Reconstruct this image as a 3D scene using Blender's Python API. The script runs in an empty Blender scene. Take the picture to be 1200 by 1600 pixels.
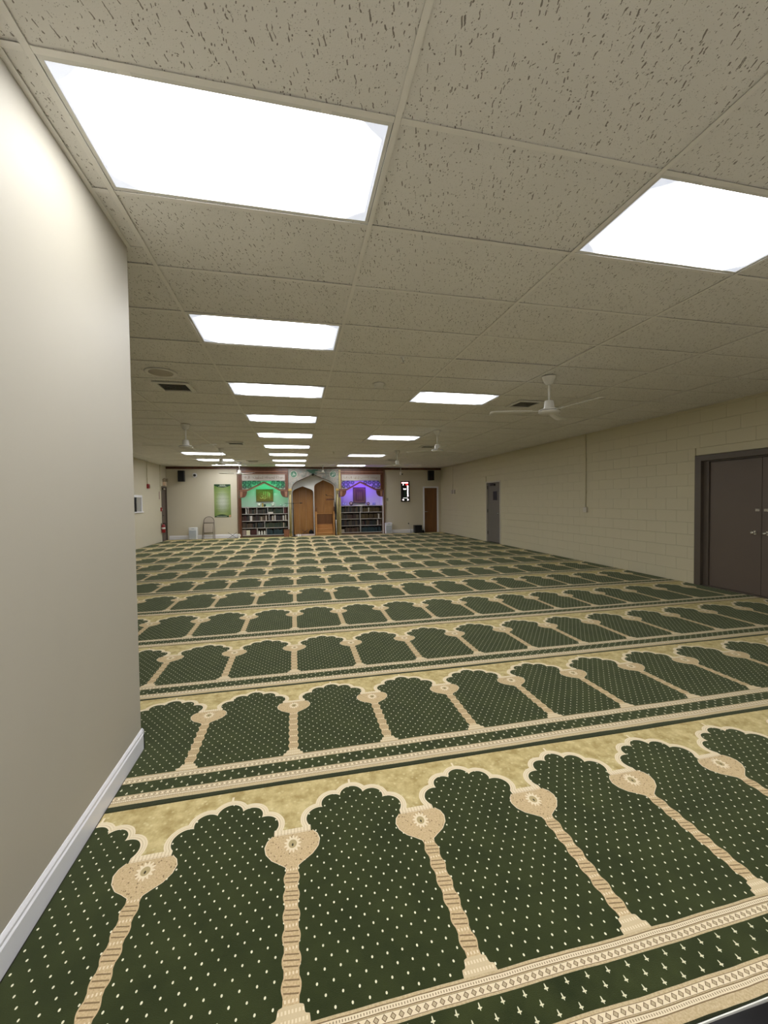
import bpy, bmesh, math, random
from mathutils import Matrix, Vector
random.seed(7)
C = bpy.context.scene.collection
PI = math.pi

# ------------------------------------------------------------------ camera, world, exposure
CZ = 1.4373
cam_d = bpy.data.cameras.new('camera'); cam = bpy.data.objects.new('camera', cam_d); C.objects.link(cam)
F_PX, YAW, PIT, ROL = 629.771, 0.21414, -0.02745, -0.01215
fwd = Vector((math.sin(YAW)*math.cos(PIT), math.cos(YAW)*math.cos(PIT), math.sin(PIT)))
rgt = Vector((math.cos(YAW), -math.sin(YAW), 0)); up = rgt.cross(fwd)
r2 = rgt*math.cos(ROL) + up*math.sin(ROL); u2 = up*math.cos(ROL) - rgt*math.sin(ROL)
mat = Matrix.Identity(4)
for i in range(3):
    mat[i][0], mat[i][1], mat[i][2] = r2[i], u2[i], -fwd[i]
mat[2][3] = CZ
cam.matrix_world = mat
cam_d.sensor_fit = 'HORIZONTAL'; cam_d.sensor_width = 36; cam_d.lens = 36*F_PX/1200
cam_d.clip_start = 0.02; cam_d.clip_end = 100
bpy.context.scene.camera = cam
w = bpy.data.worlds.new('world'); bpy.context.scene.world = w; w.use_nodes = True
w.node_tree.nodes['Background'].inputs[0].default_value = (0.5, 0.52, 0.55, 1)
w.node_tree.nodes['Background'].inputs[1].default_value = 0.02
vs = bpy.context.scene.view_settings
vs.view_transform = 'Standard'; vs.look = 'None'; vs.gamma = 1; vs.use_curve_mapping = False
vs.exposure = 0.86
LAMP = 7.0          # emission of the ceiling panels

# ------------------------------------------------------------------ measures of the room (metres)
CEIL = 2.892; FY = 17.352; RX = 6.424; LX = -4.98; NX = -0.912; NY = 2.578; BY = -2.6
TX, TY, X0, Y0 = 1.2192, 0.6096, 0.40566, 1.53295

# ------------------------------------------------------------------ node helpers
class E:
    nt = None
    def __init__(s, v): s.v = v
    @staticmethod
    def m(op, *a, clamp=False):
        n = E.nt.nodes.new('ShaderNodeMath'); n.operation = op; n.use_clamp = clamp
        for i, q in enumerate(a):
            q = q.v if isinstance(q, E) else q
            if isinstance(q, (int, float)): n.inputs[i].default_value = q
            else: E.nt.links.new(q, n.inputs[i])
        return E(n.outputs[0])
    def __add__(s, o): return E.m('ADD', s, o)
    __radd__ = __add__
    def __sub__(s, o): return E.m('SUBTRACT', s, o)
    def __rsub__(s, o): return E.m('SUBTRACT', o, s)
    def __mul__(s, o): return E.m('MULTIPLY', s, o)
    __rmul__ = __mul__
    def __truediv__(s, o): return E.m('DIVIDE', s, o)
    def __lt__(s, o): return E.m('LESS_THAN', s, o)
    def __gt__(s, o): return E.m('GREATER_THAN', s, o)
def mn(a, *r):
    for q in r: a = E.m('MINIMUM', a, q)
    return a
def mx(a, *r):
    for q in r: a = E.m('MAXIMUM', a, q)
    return a
def hyp(a, b): return E.m('SQRT', a*a + b*b)
def ab(a): return E.m('ABSOLUTE', a)
def fr(a): return E.m('FRACT', a)
def band(v, lo, hi): return (v > lo)*(v < hi)
def mixc(fac, a, b):
    n = E.nt.nodes.new('ShaderNodeMix'); n.data_type = 'RGBA'
    for k, q in ((0, fac), (6, a), (7, b)):
        q = q.v if isinstance(q, E) else q
        if isinstance(q, tuple): n.inputs[k].default_value = (*q, 1) if len(q) == 3 else q
        elif isinstance(q, (int, float)): n.inputs[k].default_value = q
        else: E.nt.links.new(q, n.inputs[k])
    return E(n.outputs[2])
def noise(vec, scale, detail=2, rough=0.5, dim='3D'):
    n = E.nt.nodes.new('ShaderNodeTexNoise'); n.noise_dimensions = dim
    n.inputs['Scale'].default_value = scale; n.inputs['Detail'].default_value = detail; n.inputs['Roughness'].default_value = rough
    if vec is not None: E.nt.links.new(vec.v, n.inputs['Vector' if dim != '1D' else 'W'])
    return E(n.outputs[0])
def voro(vec, scale, feat='F1', rnd=1.0):
    n = E.nt.nodes.new('ShaderNodeTexVoronoi'); n.feature = feat
    n.inputs['Scale'].default_value = scale; n.inputs['Randomness'].default_value = rnd
    E.nt.links.new(vec.v, n.inputs['Vector'])
    return E(n.outputs['Distance'])
def objco():
    n = E.nt.nodes.new('ShaderNodeTexCoord'); return E(n.outputs['Object'])
def sep(v):
    n = E.nt.nodes.new('ShaderNodeSeparateXYZ'); E.nt.links.new(v.v, n.inputs[0])
    return E(n.outputs[0]), E(n.outputs[1]), E(n.outputs[2])
def comb(x, y, z):
    n = E.nt.nodes.new('ShaderNodeCombineXYZ')
    for i, q in enumerate((x, y, z)):
        if isinstance(q, E): E.nt.links.new(q.v, n.inputs[i])
        else: n.inputs[i].default_value = q
    return E(n.outputs[0])
def ramp(v, pts):
    n = E.nt.nodes.new('ShaderNodeValToRGB'); cr = n.color_ramp
    E.nt.links.new(v.v, n.inputs[0])
    while len(cr.elements) < len(pts): cr.elements.new(0.5)
    for el, (p, c) in zip(cr.elements, pts):
        el.position = p
        el.color = (c, c, c, 1) if isinstance(c, (int, float)) else (*c, 1)
    return E(n.outputs[0])
def newmat(name, rough=0.6, metal=0.0, spec=None):
    m = bpy.data.materials.new(name); m.use_nodes = True; E.nt = m.node_tree
    p = m.node_tree.nodes['Principled BSDF']
    p.inputs['Roughness'].default_value = rough; p.inputs['Metallic'].default_value = metal
    if spec is not None: p.inputs['Specular IOR Level'].default_value = spec
    return m, p
def link(e, sock): E.nt.links.new(e.v, sock)
def bump(p, h, strength=0.3, dist=0.002):
    n = E.nt.nodes.new('ShaderNodeBump'); n.inputs['Strength'].default_value = strength; n.inputs['Distance'].default_value = dist
    E.nt.links.new(h.v, n.inputs['Height']); E.nt.links.new(n.outputs[0], p.inputs['Normal'])
def plain(name, col, rough=0.5, metal=0.0, var=0.12, scale=9.0, bmp=0.08):
    m, p = newmat(name, rough, metal)
    co = objco(); n = noise(co, scale, 3)
    d = tuple(c*(1-var) for c in col); l = tuple(min(1, c*(1+var)) for c in col)
    link(mixc(n, d, l), p.inputs['Base Color'])
    if bmp: bump(p, noise(co, scale*12, 2), bmp, 0.001)
    return m
def glow(name, col, s):
    m = bpy.data.materials.new(name); m.use_nodes = True; E.nt = m.node_tree
    p = m.node_tree.nodes['Principled BSDF']
    p.inputs['Base Color'].default_value = (*col, 1)
    p.inputs['Emission Color'].default_value = (*col, 1); p.inputs['Emission Strength'].default_value = s
    return m
def wood(name, a, b, rough=0.4, sc=(14, 14, 1.2)):
    m, p = newmat(name, rough)
    x, y, z = sep(objco())
    v = comb(x*sc[0], y*sc[1], z*sc[2])
    n = noise(v, 1.0, 4, 0.6)
    n2 = noise(comb(x*sc[0]*9, y*sc[1]*9, z*sc[2]*2), 1.0, 2)
    g = ramp(n*0.75 + n2*0.25, [(0.3, a), (0.7, b)])
    link(g, p.inputs['Base Color'])
    bump(p, n2, 0.1, 0.0005)
    return m

# ------------------------------------------------------------------ mesh helper
class MB:
    def __init__(s): s.v = []; s.f = []; s.sm = []
    def add(s, vs, fs, smooth=False):
        o = len(s.v); s.v += [tuple(q) for q in vs]
        for q in fs: s.f.append(tuple(i+o for i in q)); s.sm.append(smooth)
        return s
    def box(s, x0, x1, y0, y1, z0, z1):
        vs = [(x, y, z) for x in (x0, x1) for y in (y0, y1) for z in (z0, z1)]
        return s.add(vs, [(0, 1, 3, 2), (4, 6, 7, 5), (0, 4, 5, 1), (2, 3, 7, 6), (0, 2, 6, 4), (1, 5, 7, 3)])
    def obox(s, c, ax, ay, az):
        c, ax, ay, az = map(Vector, (c, ax, ay, az))
        vs = [c + i*ax + j*ay + k*az for i in (-1, 1) for j in (-1, 1) for k in (-1, 1)]
        return s.add(vs, [(0, 1, 3, 2), (4, 6, 7, 5), (0, 4, 5, 1), (2, 3, 7, 6), (0, 2, 6, 4), (1, 5, 7, 3)])
    def lathe(s, prof, c=(0, 0, 0), n=20, axis='z', smooth=True):
        vs = []; fs = []
        for r, h in prof:
            for k in range(n):
                a = 2*PI*k/n; p = (r*math.cos(a), r*math.sin(a), h)
                if axis == 'y': p = (p[0], p[2], p[1])
                if axis == 'x': p = (p[2], p[0], p[1])
                vs.append((p[0]+c[0], p[1]+c[1], p[2]+c[2]))
        for j in range(len(prof)-1):
            for k in range(n):
                a, b = j*n+k, j*n+(k+1) % n
                fs.append((a, b, b+n, a+n))
        s.add(vs, fs, smooth)
        o = len(s.v)-len(vs)
        s.f.append(tuple(o+k for k in reversed(range(n)))); s.sm.append(False)
        s.f.append(tuple(o+(len(prof)-1)*n+k for k in range(n))); s.sm.append(False)
        return s
    def tube(s, pts, r, n=8):
        pts = [Vector(p) for p in pts]; rings = []
        for i, p in enumerate(pts):
            t = (pts[min(i+1, len(pts)-1)] - pts[max(i-1, 0)]).normalized()
            a = t.cross(Vector((0, 0, 1)))
            if a.length < 0.05: a = t.cross(Vector((0, 1, 0)))
            a.normalize(); b = t.cross(a)
            rr = r[i] if isinstance(r, (list, tuple)) else r
            rings.append([p + rr*(math.cos(2*PI*k/n)*a + math.sin(2*PI*k/n)*b) for k in range(n)])
        vs = [q for g in rings for q in g]
        fs = [(j*n+k, j*n+(k+1) % n, (j+1)*n+(k+1) % n, (j+1)*n+k) for j in range(len(pts)-1) for k in range(n)]
        s.add(vs, fs, True); o = len(s.v)-len(vs)
        s.f.append(tuple(o+k for k in reversed(range(n)))); s.sm.append(False)
        s.f.append(tuple(o+(len(pts)-1)*n+k for k in range(n))); s.sm.append(False)
        return s
    def prism(s, pts, y0, y1):            # outline in x,z pushed along y
        n = len(pts)
        vs = [(x, y0, z) for x, z in pts] + [(x, y1, z) for x, z in pts]
        fs = [tuple(range(n)), tuple(reversed(range(n, 2*n)))]
        fs += [(i, i+n, (i+1) % n+n, (i+1) % n) for i in range(n)]
        return s.add(vs, fs)
    def ring(s, R, r, c, n=24, k=6, axis='y', sq=1.0):
        vs = []; fs = []
        for i in range(n):
            a = 2*PI*i/n
            for j in range(k):
                b = 2*PI*j/k; rr = R + r*math.cos(b); h = r*math.sin(b)*sq
                p = (rr*math.cos(a), h, rr*math.sin(a)) if axis == 'y' else (rr*math.cos(a), rr*math.sin(a), h)
                vs.append((p[0]+c[0], p[1]+c[1], p[2]+c[2]))
        for i in range(n):
            for j in range(k):
                fs.append((i*k+j, i*k+(j+1) % k, ((i+1) % n)*k+(j+1) % k, ((i+1) % n)*k+j))
        return s.add(vs, fs, True)
    def mesh(s, name):
        me = bpy.data.meshes.new(name); me.from_pydata(s.v, [], s.f); me.validate()
        bm = bmesh.new(); bm.from_mesh(me)
        bm.faces.ensure_lookup_table()
        bmesh.ops.recalc_face_normals(bm, faces=bm.faces); bm.to_mesh(me); bm.free()
        if len(me.polygons) == len(s.sm): me.polygons.foreach_set('use_smooth', s.sm)
        return me
    def build(s, name, m, parent=None, loc=None, bevel=0):
        me = s.mesh(name); me.materials.append(m)
        o = bpy.data.objects.new(name, me); C.objects.link(o)
        if parent: o.parent = parent
        if loc: o.location = loc
        if bevel:
            b = o.modifiers.new('bevel', 'BEVEL'); b.width = bevel; b.segments = 2; b.limit_method = 'ANGLE'
        return o
def empty(name, loc, label=None, cat=None, group=None, rz=0, kind=None):
    o = bpy.data.objects.new(name, None); C.objects.link(o); o.location = loc; o.rotation_euler = (0, 0, rz); o.empty_display_size = 0.1
    return tag(o, label, cat, group, kind)
def tag(o, label=None, cat=None, group=None, kind=None):
    if label: o['label'] = label
    if cat: o['category'] = cat
    if group: o['group'] = group
    if kind: o['kind'] = kind
    return o
def struct(o, label=None): return tag(o, label, kind='structure')
def copy_tree(o, parent=None):
    c = o.copy(); C.objects.link(c); c.parent = parent
    for ch in list(o.children): copy_tree(ch, c)
    return c

# ------------------------------------------------------------------ materials
def paint(name, col, rough=0.5, b=0.15):
    m, p = newmat(name, rough)
    co = objco()
    n = noise(co, 1.3, 3)
    link(mixc(n, tuple(c*0.96 for c in col), tuple(min(1, c*1.03) for c in col)), p.inputs['Base Color'])
    bump(p, noise(co, 220, 3), b, 0.0012)
    return m
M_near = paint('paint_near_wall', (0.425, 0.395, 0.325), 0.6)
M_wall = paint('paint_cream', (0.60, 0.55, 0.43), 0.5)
M_block = paint('paint_block', (0.60, 0.55, 0.385), 0.55, 0.4)
M_trim = plain('white_trim_paint', (0.78, 0.78, 0.82), 0.3, var=0.03)
M_tbar = plain('ceiling_grid_metal', (0.90, 0.88, 0.83), 0.45, var=0.04)
M_white = plain('white_metal', (0.78, 0.77, 0.72), 0.35, var=0.03)
M_whitepl = plain('white_plastic', (0.72, 0.73, 0.75), 0.4, var=0.03)
M_greypl = plain('grey_grille', (0.42, 0.46, 0.50), 0.5, var=0.08)
M_black = plain('black_plastic', (0.003, 0.003, 0.0035), 0.4, var=0.3)
M_blackcloth = plain('black_cloth', (0.003, 0.003, 0.0035), 0.85, var=0.3)
M_chrome = plain('chrome', (0.75, 0.73, 0.7), 0.2, 1.0, var=0.03, bmp=0)
M_darkmetal = plain('dark_metal', (0.05, 0.045, 0.04), 0.4, 0.6)
M_brownsteel = plain('brown_painted_steel', (0.125, 0.095, 0.075), 0.45, var=0.08, scale=3)
M_brownframe = plain('brown_painted_frame', (0.10, 0.08, 0.062), 0.42, var=0.06)
M_darkvoid = plain('dark_inside', (0.01, 0.01, 0.01), 0.9)
M_tubegrey = plain('grey_brown_tube', (0.16, 0.135, 0.12), 0.4, 0.3, var=0.06)
M_greydoor = plain('grey_painted_door', (0.16, 0.145, 0.125), 0.5, var=0.06, scale=3)
M_beige = plain('beige_painted_steel', (0.50, 0.44, 0.37), 0.4, 0.1, var=0.06)
M_shelf = plain('grey_shelf_board', (0.46, 0.43, 0.40), 0.5)
M_red = plain('red_paint', (0.30, 0.012, 0.015), 0.35)
M_gold = plain('gold_paint', (0.55, 0.38, 0.12), 0.35, 0.5, var=0.35, scale=40)
M_oak = wood('oak_veneer', (0.34, 0.15, 0.035), (0.52, 0.27, 0.08), 0.4)
M_oakdoor = wood('oak_door_veneer', (0.12, 0.048, 0.013), (0.20, 0.085, 0.025), 0.4)
M_oak2 = wood('minbar_wood', (0.40, 0.18, 0.05), (0.58, 0.30, 0.10), 0.45, (3, 14, 22))
M_mahog = wood('mahogany_frame', (0.075, 0.024, 0.011), (0.16, 0.055, 0.026), 0.35)
M_mahogL = wood('mahogany_edge', (0.26, 0.12, 0.07), (0.38, 0.20, 0.12), 0.35)
M_walnut = wood('walnut_post', (0.12, 0.07, 0.04), (0.20, 0.12, 0.07), 0.4)
M_alcove = paint('paint_alcove', (0.72, 0.72, 0.70), 0.6)
M_concrete = plain('concrete', (0.08, 0.075, 0.07), 0.9)
M_olive = plain('gilded_olive_column', (0.36, 0.30, 0.13), 0.4, 0.2, var=0.35, scale=25)
M_mat_black = plain('black_vinyl', (0.003, 0.003, 0.005), 0.3, var=0.3)
M_pink = plain('pale_pink_cloth', (0.62, 0.50, 0.48), 0.85)

# acoustic ceiling tile
M_tile, p = newmat('acoustic_tile', 0.95)
oi = E.nt.nodes.new('ShaderNodeObjectInfo')
x, y, z = sep(objco())
rnd = E(oi.outputs['Random'])
cx_, cy_ = x + rnd*13.7, y + rnd*31.1
wig = noise(comb(cx_, cy_, 0.0), 22, 2)*0.05
wig = (noise(comb(cx_, cy_, 0.0), 22, 2) - 0.5)*0.04
fl1 = voro(comb(cx_*1.0 + wig, cy_*0.40 + wig, 0.0), 88)
fis = band(fl1, -1.0, 0.215)*(noise(comb(cx_, cy_, 3.0), 26, 2) > 0.36)
fl2 = voro(comb(cx_, cy_, 5.0), 130)
pin = (fl2 < 0.17)*(noise(comb(cx_, cy_, 9.0), 40, 1) > 0.42)
pit = mx(fis, pin*0.6)
tone = noise(comb(cx_, cy_, 1.0), 3.0, 3)
c = mixc(tone, (0.83, 0.815, 0.775), (0.92, 0.905, 0.865))
c = mixc(rnd*0.30, c, (0.80, 0.78, 0.73))
c = mixc(pit*0.80, c, (0.15, 0.125, 0.095))
link(c, p.inputs['Base Color'])
bump(p, noise(comb(cx_, cy_, 2.0), 190, 3)*0.5 - pit*1.2, 0.55, 0.003)

# lit prismatic diffuser: darker towards its ends and corners where the tubes stop
M_diff = bpy.data.materials.new('lit_diffuser'); M_diff.use_nodes = True; E.nt = M_diff.node_tree
p = M_diff.node_tree.nodes['Principled BSDF']; p.inputs['Base Color'].default_value = (0.8, 0.82, 0.85, 1); p.inputs['Roughness'].default_value = 0.4
x, y, z = sep(objco())
ex = ab(x)/0.575; ey = ab(y)/0.275
k = mx(E.m('POWER', ex, 11)*0.70, E.m('POWER', ex, 5)*E.m('POWER', ey, 3)*1.5, E.m('POWER', ey, 16)*0.45)
k = E.m('MULTIPLY', E.m('SUBTRACT', k, 0.30), 3.2, clamp=True)
rib = fr((x+y)*70)*0.08 + fr((x-y)*70)*0.08
st = (1.0 - k)*LAMP + rib*0.6 + 0.34
link(mixc(k, (0.98, 0.985, 1.0), (0.80, 0.86, 1.0)), p.inputs['Emission Color'])
link(st, p.inputs['Emission Strength'])

# woven prayer carpet; pattern in the strip's own coordinates (x along the row, y towards the niche tops)
W = 0.5628
M_carpet, p = newmat('woven_prayer_carpet', 0.95, 0, 0.15)
p.inputs['Sheen Weight'].default_value = 0.16; p.inputs['Sheen Roughness'].default_value = 0.5
p.inputs['Sheen Tint'].default_value = (0.85, 0.95, 0.6, 1)
co = objco(); x, y, z = sep(co)
y = y + (noise(comb(x, 0.0, 0.0), 1.4, 2) - 0.5)*0.022 + (noise(comb(x, y, 0.0), 9, 1) - 0.5)*0.004
x = x + (noise(comb(y, x*0.3, 4.0), 2.0, 2) - 0.5)*0.014 + (noise(comb(x, y, 8.0), 30, 1) - 0.5)*0.0025
a = E.m('PINGPONG', x, W/2); xs = E.m('WRAP', x, W/2, -W/2)
dx = W/2 - a
c1 = hyp(dx, y-0.836) - 0.056
c2 = hyp(dx-0.094, y-0.803) - 0.053
c3 = hyp(dx-0.160, y-0.727) - 0.060
d = mn(c1, c2, c3, mx(dx-0.05, y-0.842), mx(dx-0.138, y-0.79), mx(dx-0.203, y-0.69), mx(y-0.62, 0.0-dx))
hwr = ramp(E.m('MULTIPLY', y, 1/0.75, clamp=True), [(t/0.75, h/0.12) for t, h in
    ((0, .055), (.021, .052), (.024, .040), (.046, .036), (.050, .0235), (.485, .0235), (.50, .026), (.52, .052), (.541, .082),
     (.575, .107), (.61, .115), (.64, .106), (.66, .088), (.675, .080))])*0.12
ph = fr((y-0.05)/0.071)
isb = ph > 0.27
bead = 0.0235 + isb*E.m('SINE', E.m('MAXIMUM', (ph-0.27)/0.73, 0.0)*PI)*0.0065
hw = mx(hwr, bead)
up0 = y > 0.0
colm = (a < hw)*up0*(y < 0.682)
green = (d < 0.0)*up0
outl = (d > 0.0)*(d < 0.027)*(y > 0.664)
capb = (a < 0.085)*band(y, 0.660, 0.688)
spike = (dx < 0.005)*band(y, 0.90, 0.945)
# colours
GRN = (0.016, 0.0225, 0.0055); GRN2 = (0.035, 0.044, 0.012)
CRM = (0.60, 0.48, 0.30); CRM2 = (0.76, 0.65, 0.46); BRN = (0.15, 0.09, 0.04); TAN = (0.36, 0.265, 0.10); TAN2 = (0.60, 0.49, 0.24); BEIGE = (0.56, 0.41, 0.23)
soft = noise(comb(x, y, 0.0), 6, 4, 0.6)
softc = ramp(soft, [(0.32, 0.0), (0.68, 1.0)])
fine = noise(comb(x, y, 0.0), 320, 2)
gcol = mixc(softc*0.7 + fine*0.3, GRN, GRN2)
# dots, staggered
dr = y/0.0336
par = E.m('FLOOR', dr); sh = fr(par*0.5)*1.0
dfx = (fr(x/0.0495 + sh) - 0.5)*0.0495; dfy = (fr(dr) - 0.5)*0.0336
tw = noise(comb(x, y, 2.0), 60, 1)
dot = (hyp(dfx, dfy*0.75) < 0.0024 + tw*0.0016)
gcol = mixc(dot*(y > 0.008), gcol, (0.80, 0.76, 0.56))
# tan field
sp = voro(comb(x, y, 0.0), 34)
tanc = mixc(ramp(noise(comb(x, y, 5.0), 14, 4, 0.65), [(0.35, 0.0), (0.65, 1.0)]), TAN, TAN2)
tanc = mixc(E.m('MULTIPLY', E.m('SUBTRACT', 0.30, sp), 2.4, clamp=True), tanc, (0.72, 0.64, 0.36))
col = mixc(up0, tanc, tanc)
col = mixc(mx(outl, spike), col, mixc(mx(band(d, 0.0075, 0.0100), band(d, 0.018, 0.0205)*0.5)*0.65, CRM2, (0.42, 0.30, 0.15)))
col = mixc(capb, col, mixc((ab(fr(x/0.014)-0.5) < 0.12)*0.5 + (ab(y-0.664) < 0.0012)*0.6, CRM2, (0.40, 0.28, 0.14)))
col = mixc(green, col, gcol)
# column and capital
stripe = (ab(fr((ph-0.27)/0.73*3.0 + xs*9.0) - 0.5) < 0.13)*isb*(a < bead-0.0045)
ringd = (1.0-isb)*(ab(fr(xs/0.011)-0.5) < 0.2)*band(ph, 0.08, 0.20)
fleck = ramp(noise(comb(x, y, 6.0), 150, 3, 0.7), [(0.35, 0.0), (0.65, 1.0)])
BEIGE_ = mixc(fleck, (0.46, 0.33, 0.17), (0.63, 0.48, 0.29))
shaft = mixc(stripe*0.85, BEIGE_, BRN)
shaft = mixc(ringd, shaft, CRM2)
based = mixc((ab(fr(xs/0.010)-0.5) < 0.25)*(ab(fr(y/0.0235)-0.5) < 0.2), CRM, CRM2)
cap = mixc((voro(comb(x*1.3, y, 0.0), 62) < 0.24)*(noise(comb(x, y, 7.0), 40, 1) > 0.45)*0.75, BEIGE_, BRN)
fx, fy = xs, (y-0.607)*0.80
fr_ = hyp(fx, fy); ang = E.m('ARCTAN2', fy, fx)
pet = 0.030 + 0.006*E.m('COSINE', ang*13.0)
cap = mixc((fr_ < pet)*(fr_ > 0.017), cap, CRM2)
cap = mixc(band(fr_, 0.0, 0.017), cap, (0.42, 0.33, 0.17))
cap = mixc((hyp(fx, (fy+0.004)*0.6) < 0.0036), cap, (0.03, 0.02, 0.01))
cap = mixc((hw - a < 0.0035)*(y < 0.66), cap, CRM2)
cc = mixc(y > 0.492, mixc(y > 0.05, based, shaft), cap)
col = mixc(colm*(1.0-capb), col, cc)
# borders below the niches
def borderpat(t):       # t measured down from the border's field edge
    b = mixc(ramp(noise(comb(x, y, 3.0), 150, 3, 0.7), [(0.35, 0.0), (0.65, 1.0)]), CRM, (0.44, 0.33, 0.18))
    lines = mx(ab(t-0.009) < 0.0015, ab(t-0.0245) < 0.0013, ab(t-0.0285) < 0.0007, ab(t-0.0495) < 0.0012)
    b = mixc(band(t, 0.0105, 0.0230), b, CRM2)
    b = mixc(lines*0.85, b, BRN)
    dts = (ab(t-0.017) < 0.0030)*(ab(fr(x/0.0085)-0.5) < 0.20)
    b = mixc(dts*0.75, b, BRN)
    q = (ab(fr(x/0.0243)-0.5)*0.0243)/0.0088 + ab(t-0.039)/0.0092
    b = mixc((q < 1.0), mixc(band(t, 0.029, 0.049), b, CRM2), BRN)
    b = mixc((q < 0.70), b, (0.48, 0.38, 0.24))
    return b
col = mixc(band(y, -0.057, 0.0), col, borderpat(0.0-y))
col = mixc(band(y, -0.226, -0.151), col, borderpat(E.m('MINIMUM', (0.0-y-0.151)*0.0 + (y+0.210), 1.0)))
# dark band with small crosses
bg = mixc(softc, GRN, GRN2)
cy2 = (0.0-y-0.057)/0.0313
row = E.m('FLOOR', cy2)
ux = (fr(x/0.0700 + row*0.5) - 0.5)*0.070; uy = (fr(cy2)-0.5)*0.0313
cross = mn(hyp(ux*1.8, uy*0.42) - 0.0040, hyp(ux*0.55, (uy-0.003)*1.6) - 0.0038) < 0.0
bg = mixc(cross, bg, (0.72, 0.68, 0.48))
col = mixc(band(y, -0.151, -0.057), col, bg)
col = mixc(y < -0.226, col, (0.022, 0.026, 0.011))
link(col, p.inputs['Base Color'])
hgt = noise(comb(x, y, 1.0), 420, 3) + green*0.25 + softc*0.5
bump(p, hgt, 0.6, 0.0035)

# painted block for far marble, medallions
M_marble, p = newmat('painted_marble', 0.45)
co = objco()
n1 = noise(co, 5, 5, 0.7); n2 = noise(co, 16, 4, 0.6)
c = ramp(n1, [(0.30, (0.07, 0.10, 0.09)), (0.45, (0.22, 0.20, 0.17)), (0.56, (0.33, 0.30, 0.26)), (0.7, (0.19, 0.14, 0.08))])
c = mixc((n2 > 0.56)*0.5, c, (0.13, 0.22, 0.21))
link(c, p.inputs['Base Color'])

# ------------------------------------------------------------------ floor and walls
struct(MB().box(LX-0.3, RX+0.3, BY-0.2, 18.9, -0.16, -0.010).build('floor', M_concrete), 'concrete slab under the carpet')
struct(MB().box(NX, RX, BY, 0.854, -0.010, -0.0085).build('floor_bounce', plain('pale_bounce_vinyl', (0.50, 0.47, 0.41), 0.4)), 'unseen hard floor behind the carpet edge, made pale to bounce light up')  # unseen rear floor, kept pale to bounce light onto the near ceiling
# near wall: solid corner block; its end face closes the wider part of the room
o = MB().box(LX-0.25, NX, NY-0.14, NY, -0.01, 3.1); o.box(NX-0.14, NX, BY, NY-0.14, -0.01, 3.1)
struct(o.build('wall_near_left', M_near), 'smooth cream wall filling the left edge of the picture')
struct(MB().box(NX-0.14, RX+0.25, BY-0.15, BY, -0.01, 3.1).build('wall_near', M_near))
bb = MB(); prof = [(0, 0), (0.013, 0), (0.013, 0.085), (0.009, 0.093), (0.009, 0.103), (0.005, 0.112), (0.002, 0.118), (0, 0.118)]
def base_run_y(mb, xw, sgn, y0, y1):
    n = len(prof); vs = [(xw+sgn*a_, y0, b_) for a_, b_ in prof] + [(xw+sgn*a_, y1, b_) for a_, b_ in prof]
    mb.add(vs, [tuple(range(n)), tuple(reversed(range(n, 2*n)))] + [(i, i+n, (i+1) % n+n, (i+1) % n) for i in range(n)])
def base_run_x(mb, yw, sgn, x0, x1, k=1.35):
    n = len(prof); vs = [(x0, yw+sgn*a_, b_*k) for a_, b_ in prof] + [(x1, yw+sgn*a_, b_*k) for a_, b_ in prof]
    mb.add(vs, [tuple(range(n)), tuple(reversed(range(n, 2*n)))] + [(i, i+n, (i+1) % n+n, (i+1) % n) for i in range(n)])
base_run_y(bb, NX, 1, BY, NY+0.013); base_run_x(bb, NY, 1, NX-0.5, NX+0.013, 1.0)
struct(bb.build('baseboard_near_left', M_trim), 'glossy white baseboard running to the near wall corner')
# left wall with window and door openings
WY0, WY1, WZ0, WZ1 = 13.55, 14.66, 1.19, 1.675
DY0, DY1, DZ = 16.70, 17.33, 2.10
o = MB(); t0, t1 = LX-0.2, LX
o.box(t0, t1, NY, WY0, -0.01, 3.1); o.box(t0, t1, WY0, WY1, -0.01, WZ0); o.box(t0, t1, WY0, WY1, WZ1, 3.1)
o.box(t0, t1, WY1, DY0, -0.01, 3.1); o.box(t0, t1, DY0, DY1, DZ, 3.1); o.box(t0, t1, DY1, FY+0.2, -0.01, 3.1)
struct(o.build('wall_left', M_wall), 'cream left wall with small window and door far back')
# far wall
FX0, FX1 = -2.29, 3.76
DRX0, DRX1 = 5.615, 6.27
o = MB(); y0, y1 = FY, FY+0.15
o.box(LX, FX0, y0, y1, -0.01, 3.1); o.box(FX1, DRX0, y0, y1, -0.01, 3.1); o.box(DRX0, DRX1, y0, y1, 2.03, 3.1); o.box(DRX1, RX, y0, y1, -0.01, 3.1)
o.box(FX0, FX1, y0, y1, 2.85, 3.1)
struct(o.build('wall_far', M_wall), 'cream far wall on both sides of the carved niches')
struct(MB().box(FX0-0.3, FX1+0.3, 18.45, 18.6, -0.01, 3.1).build('wall_behind_niches', M_alcove))
bb = MB(); base_run_x(bb, FY, -1, LX+0.06, FX0)
struct(bb.build('baseboard_far_left', M_trim)); bb = MB(); base_run_x(bb, FY, -1, FX1+0.02, 5.57)
struct(bb.build('baseboard_far_right', M_trim))
struct(MB().box(LX, RX, FY-0.035, FY, 2.80, 2.885).box(LX, RX, FY-0.05, FY, 2.868, 2.889).build('trim_1', M_mahog), 'dark red-brown wooden trim along the top of the far wall')

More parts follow.
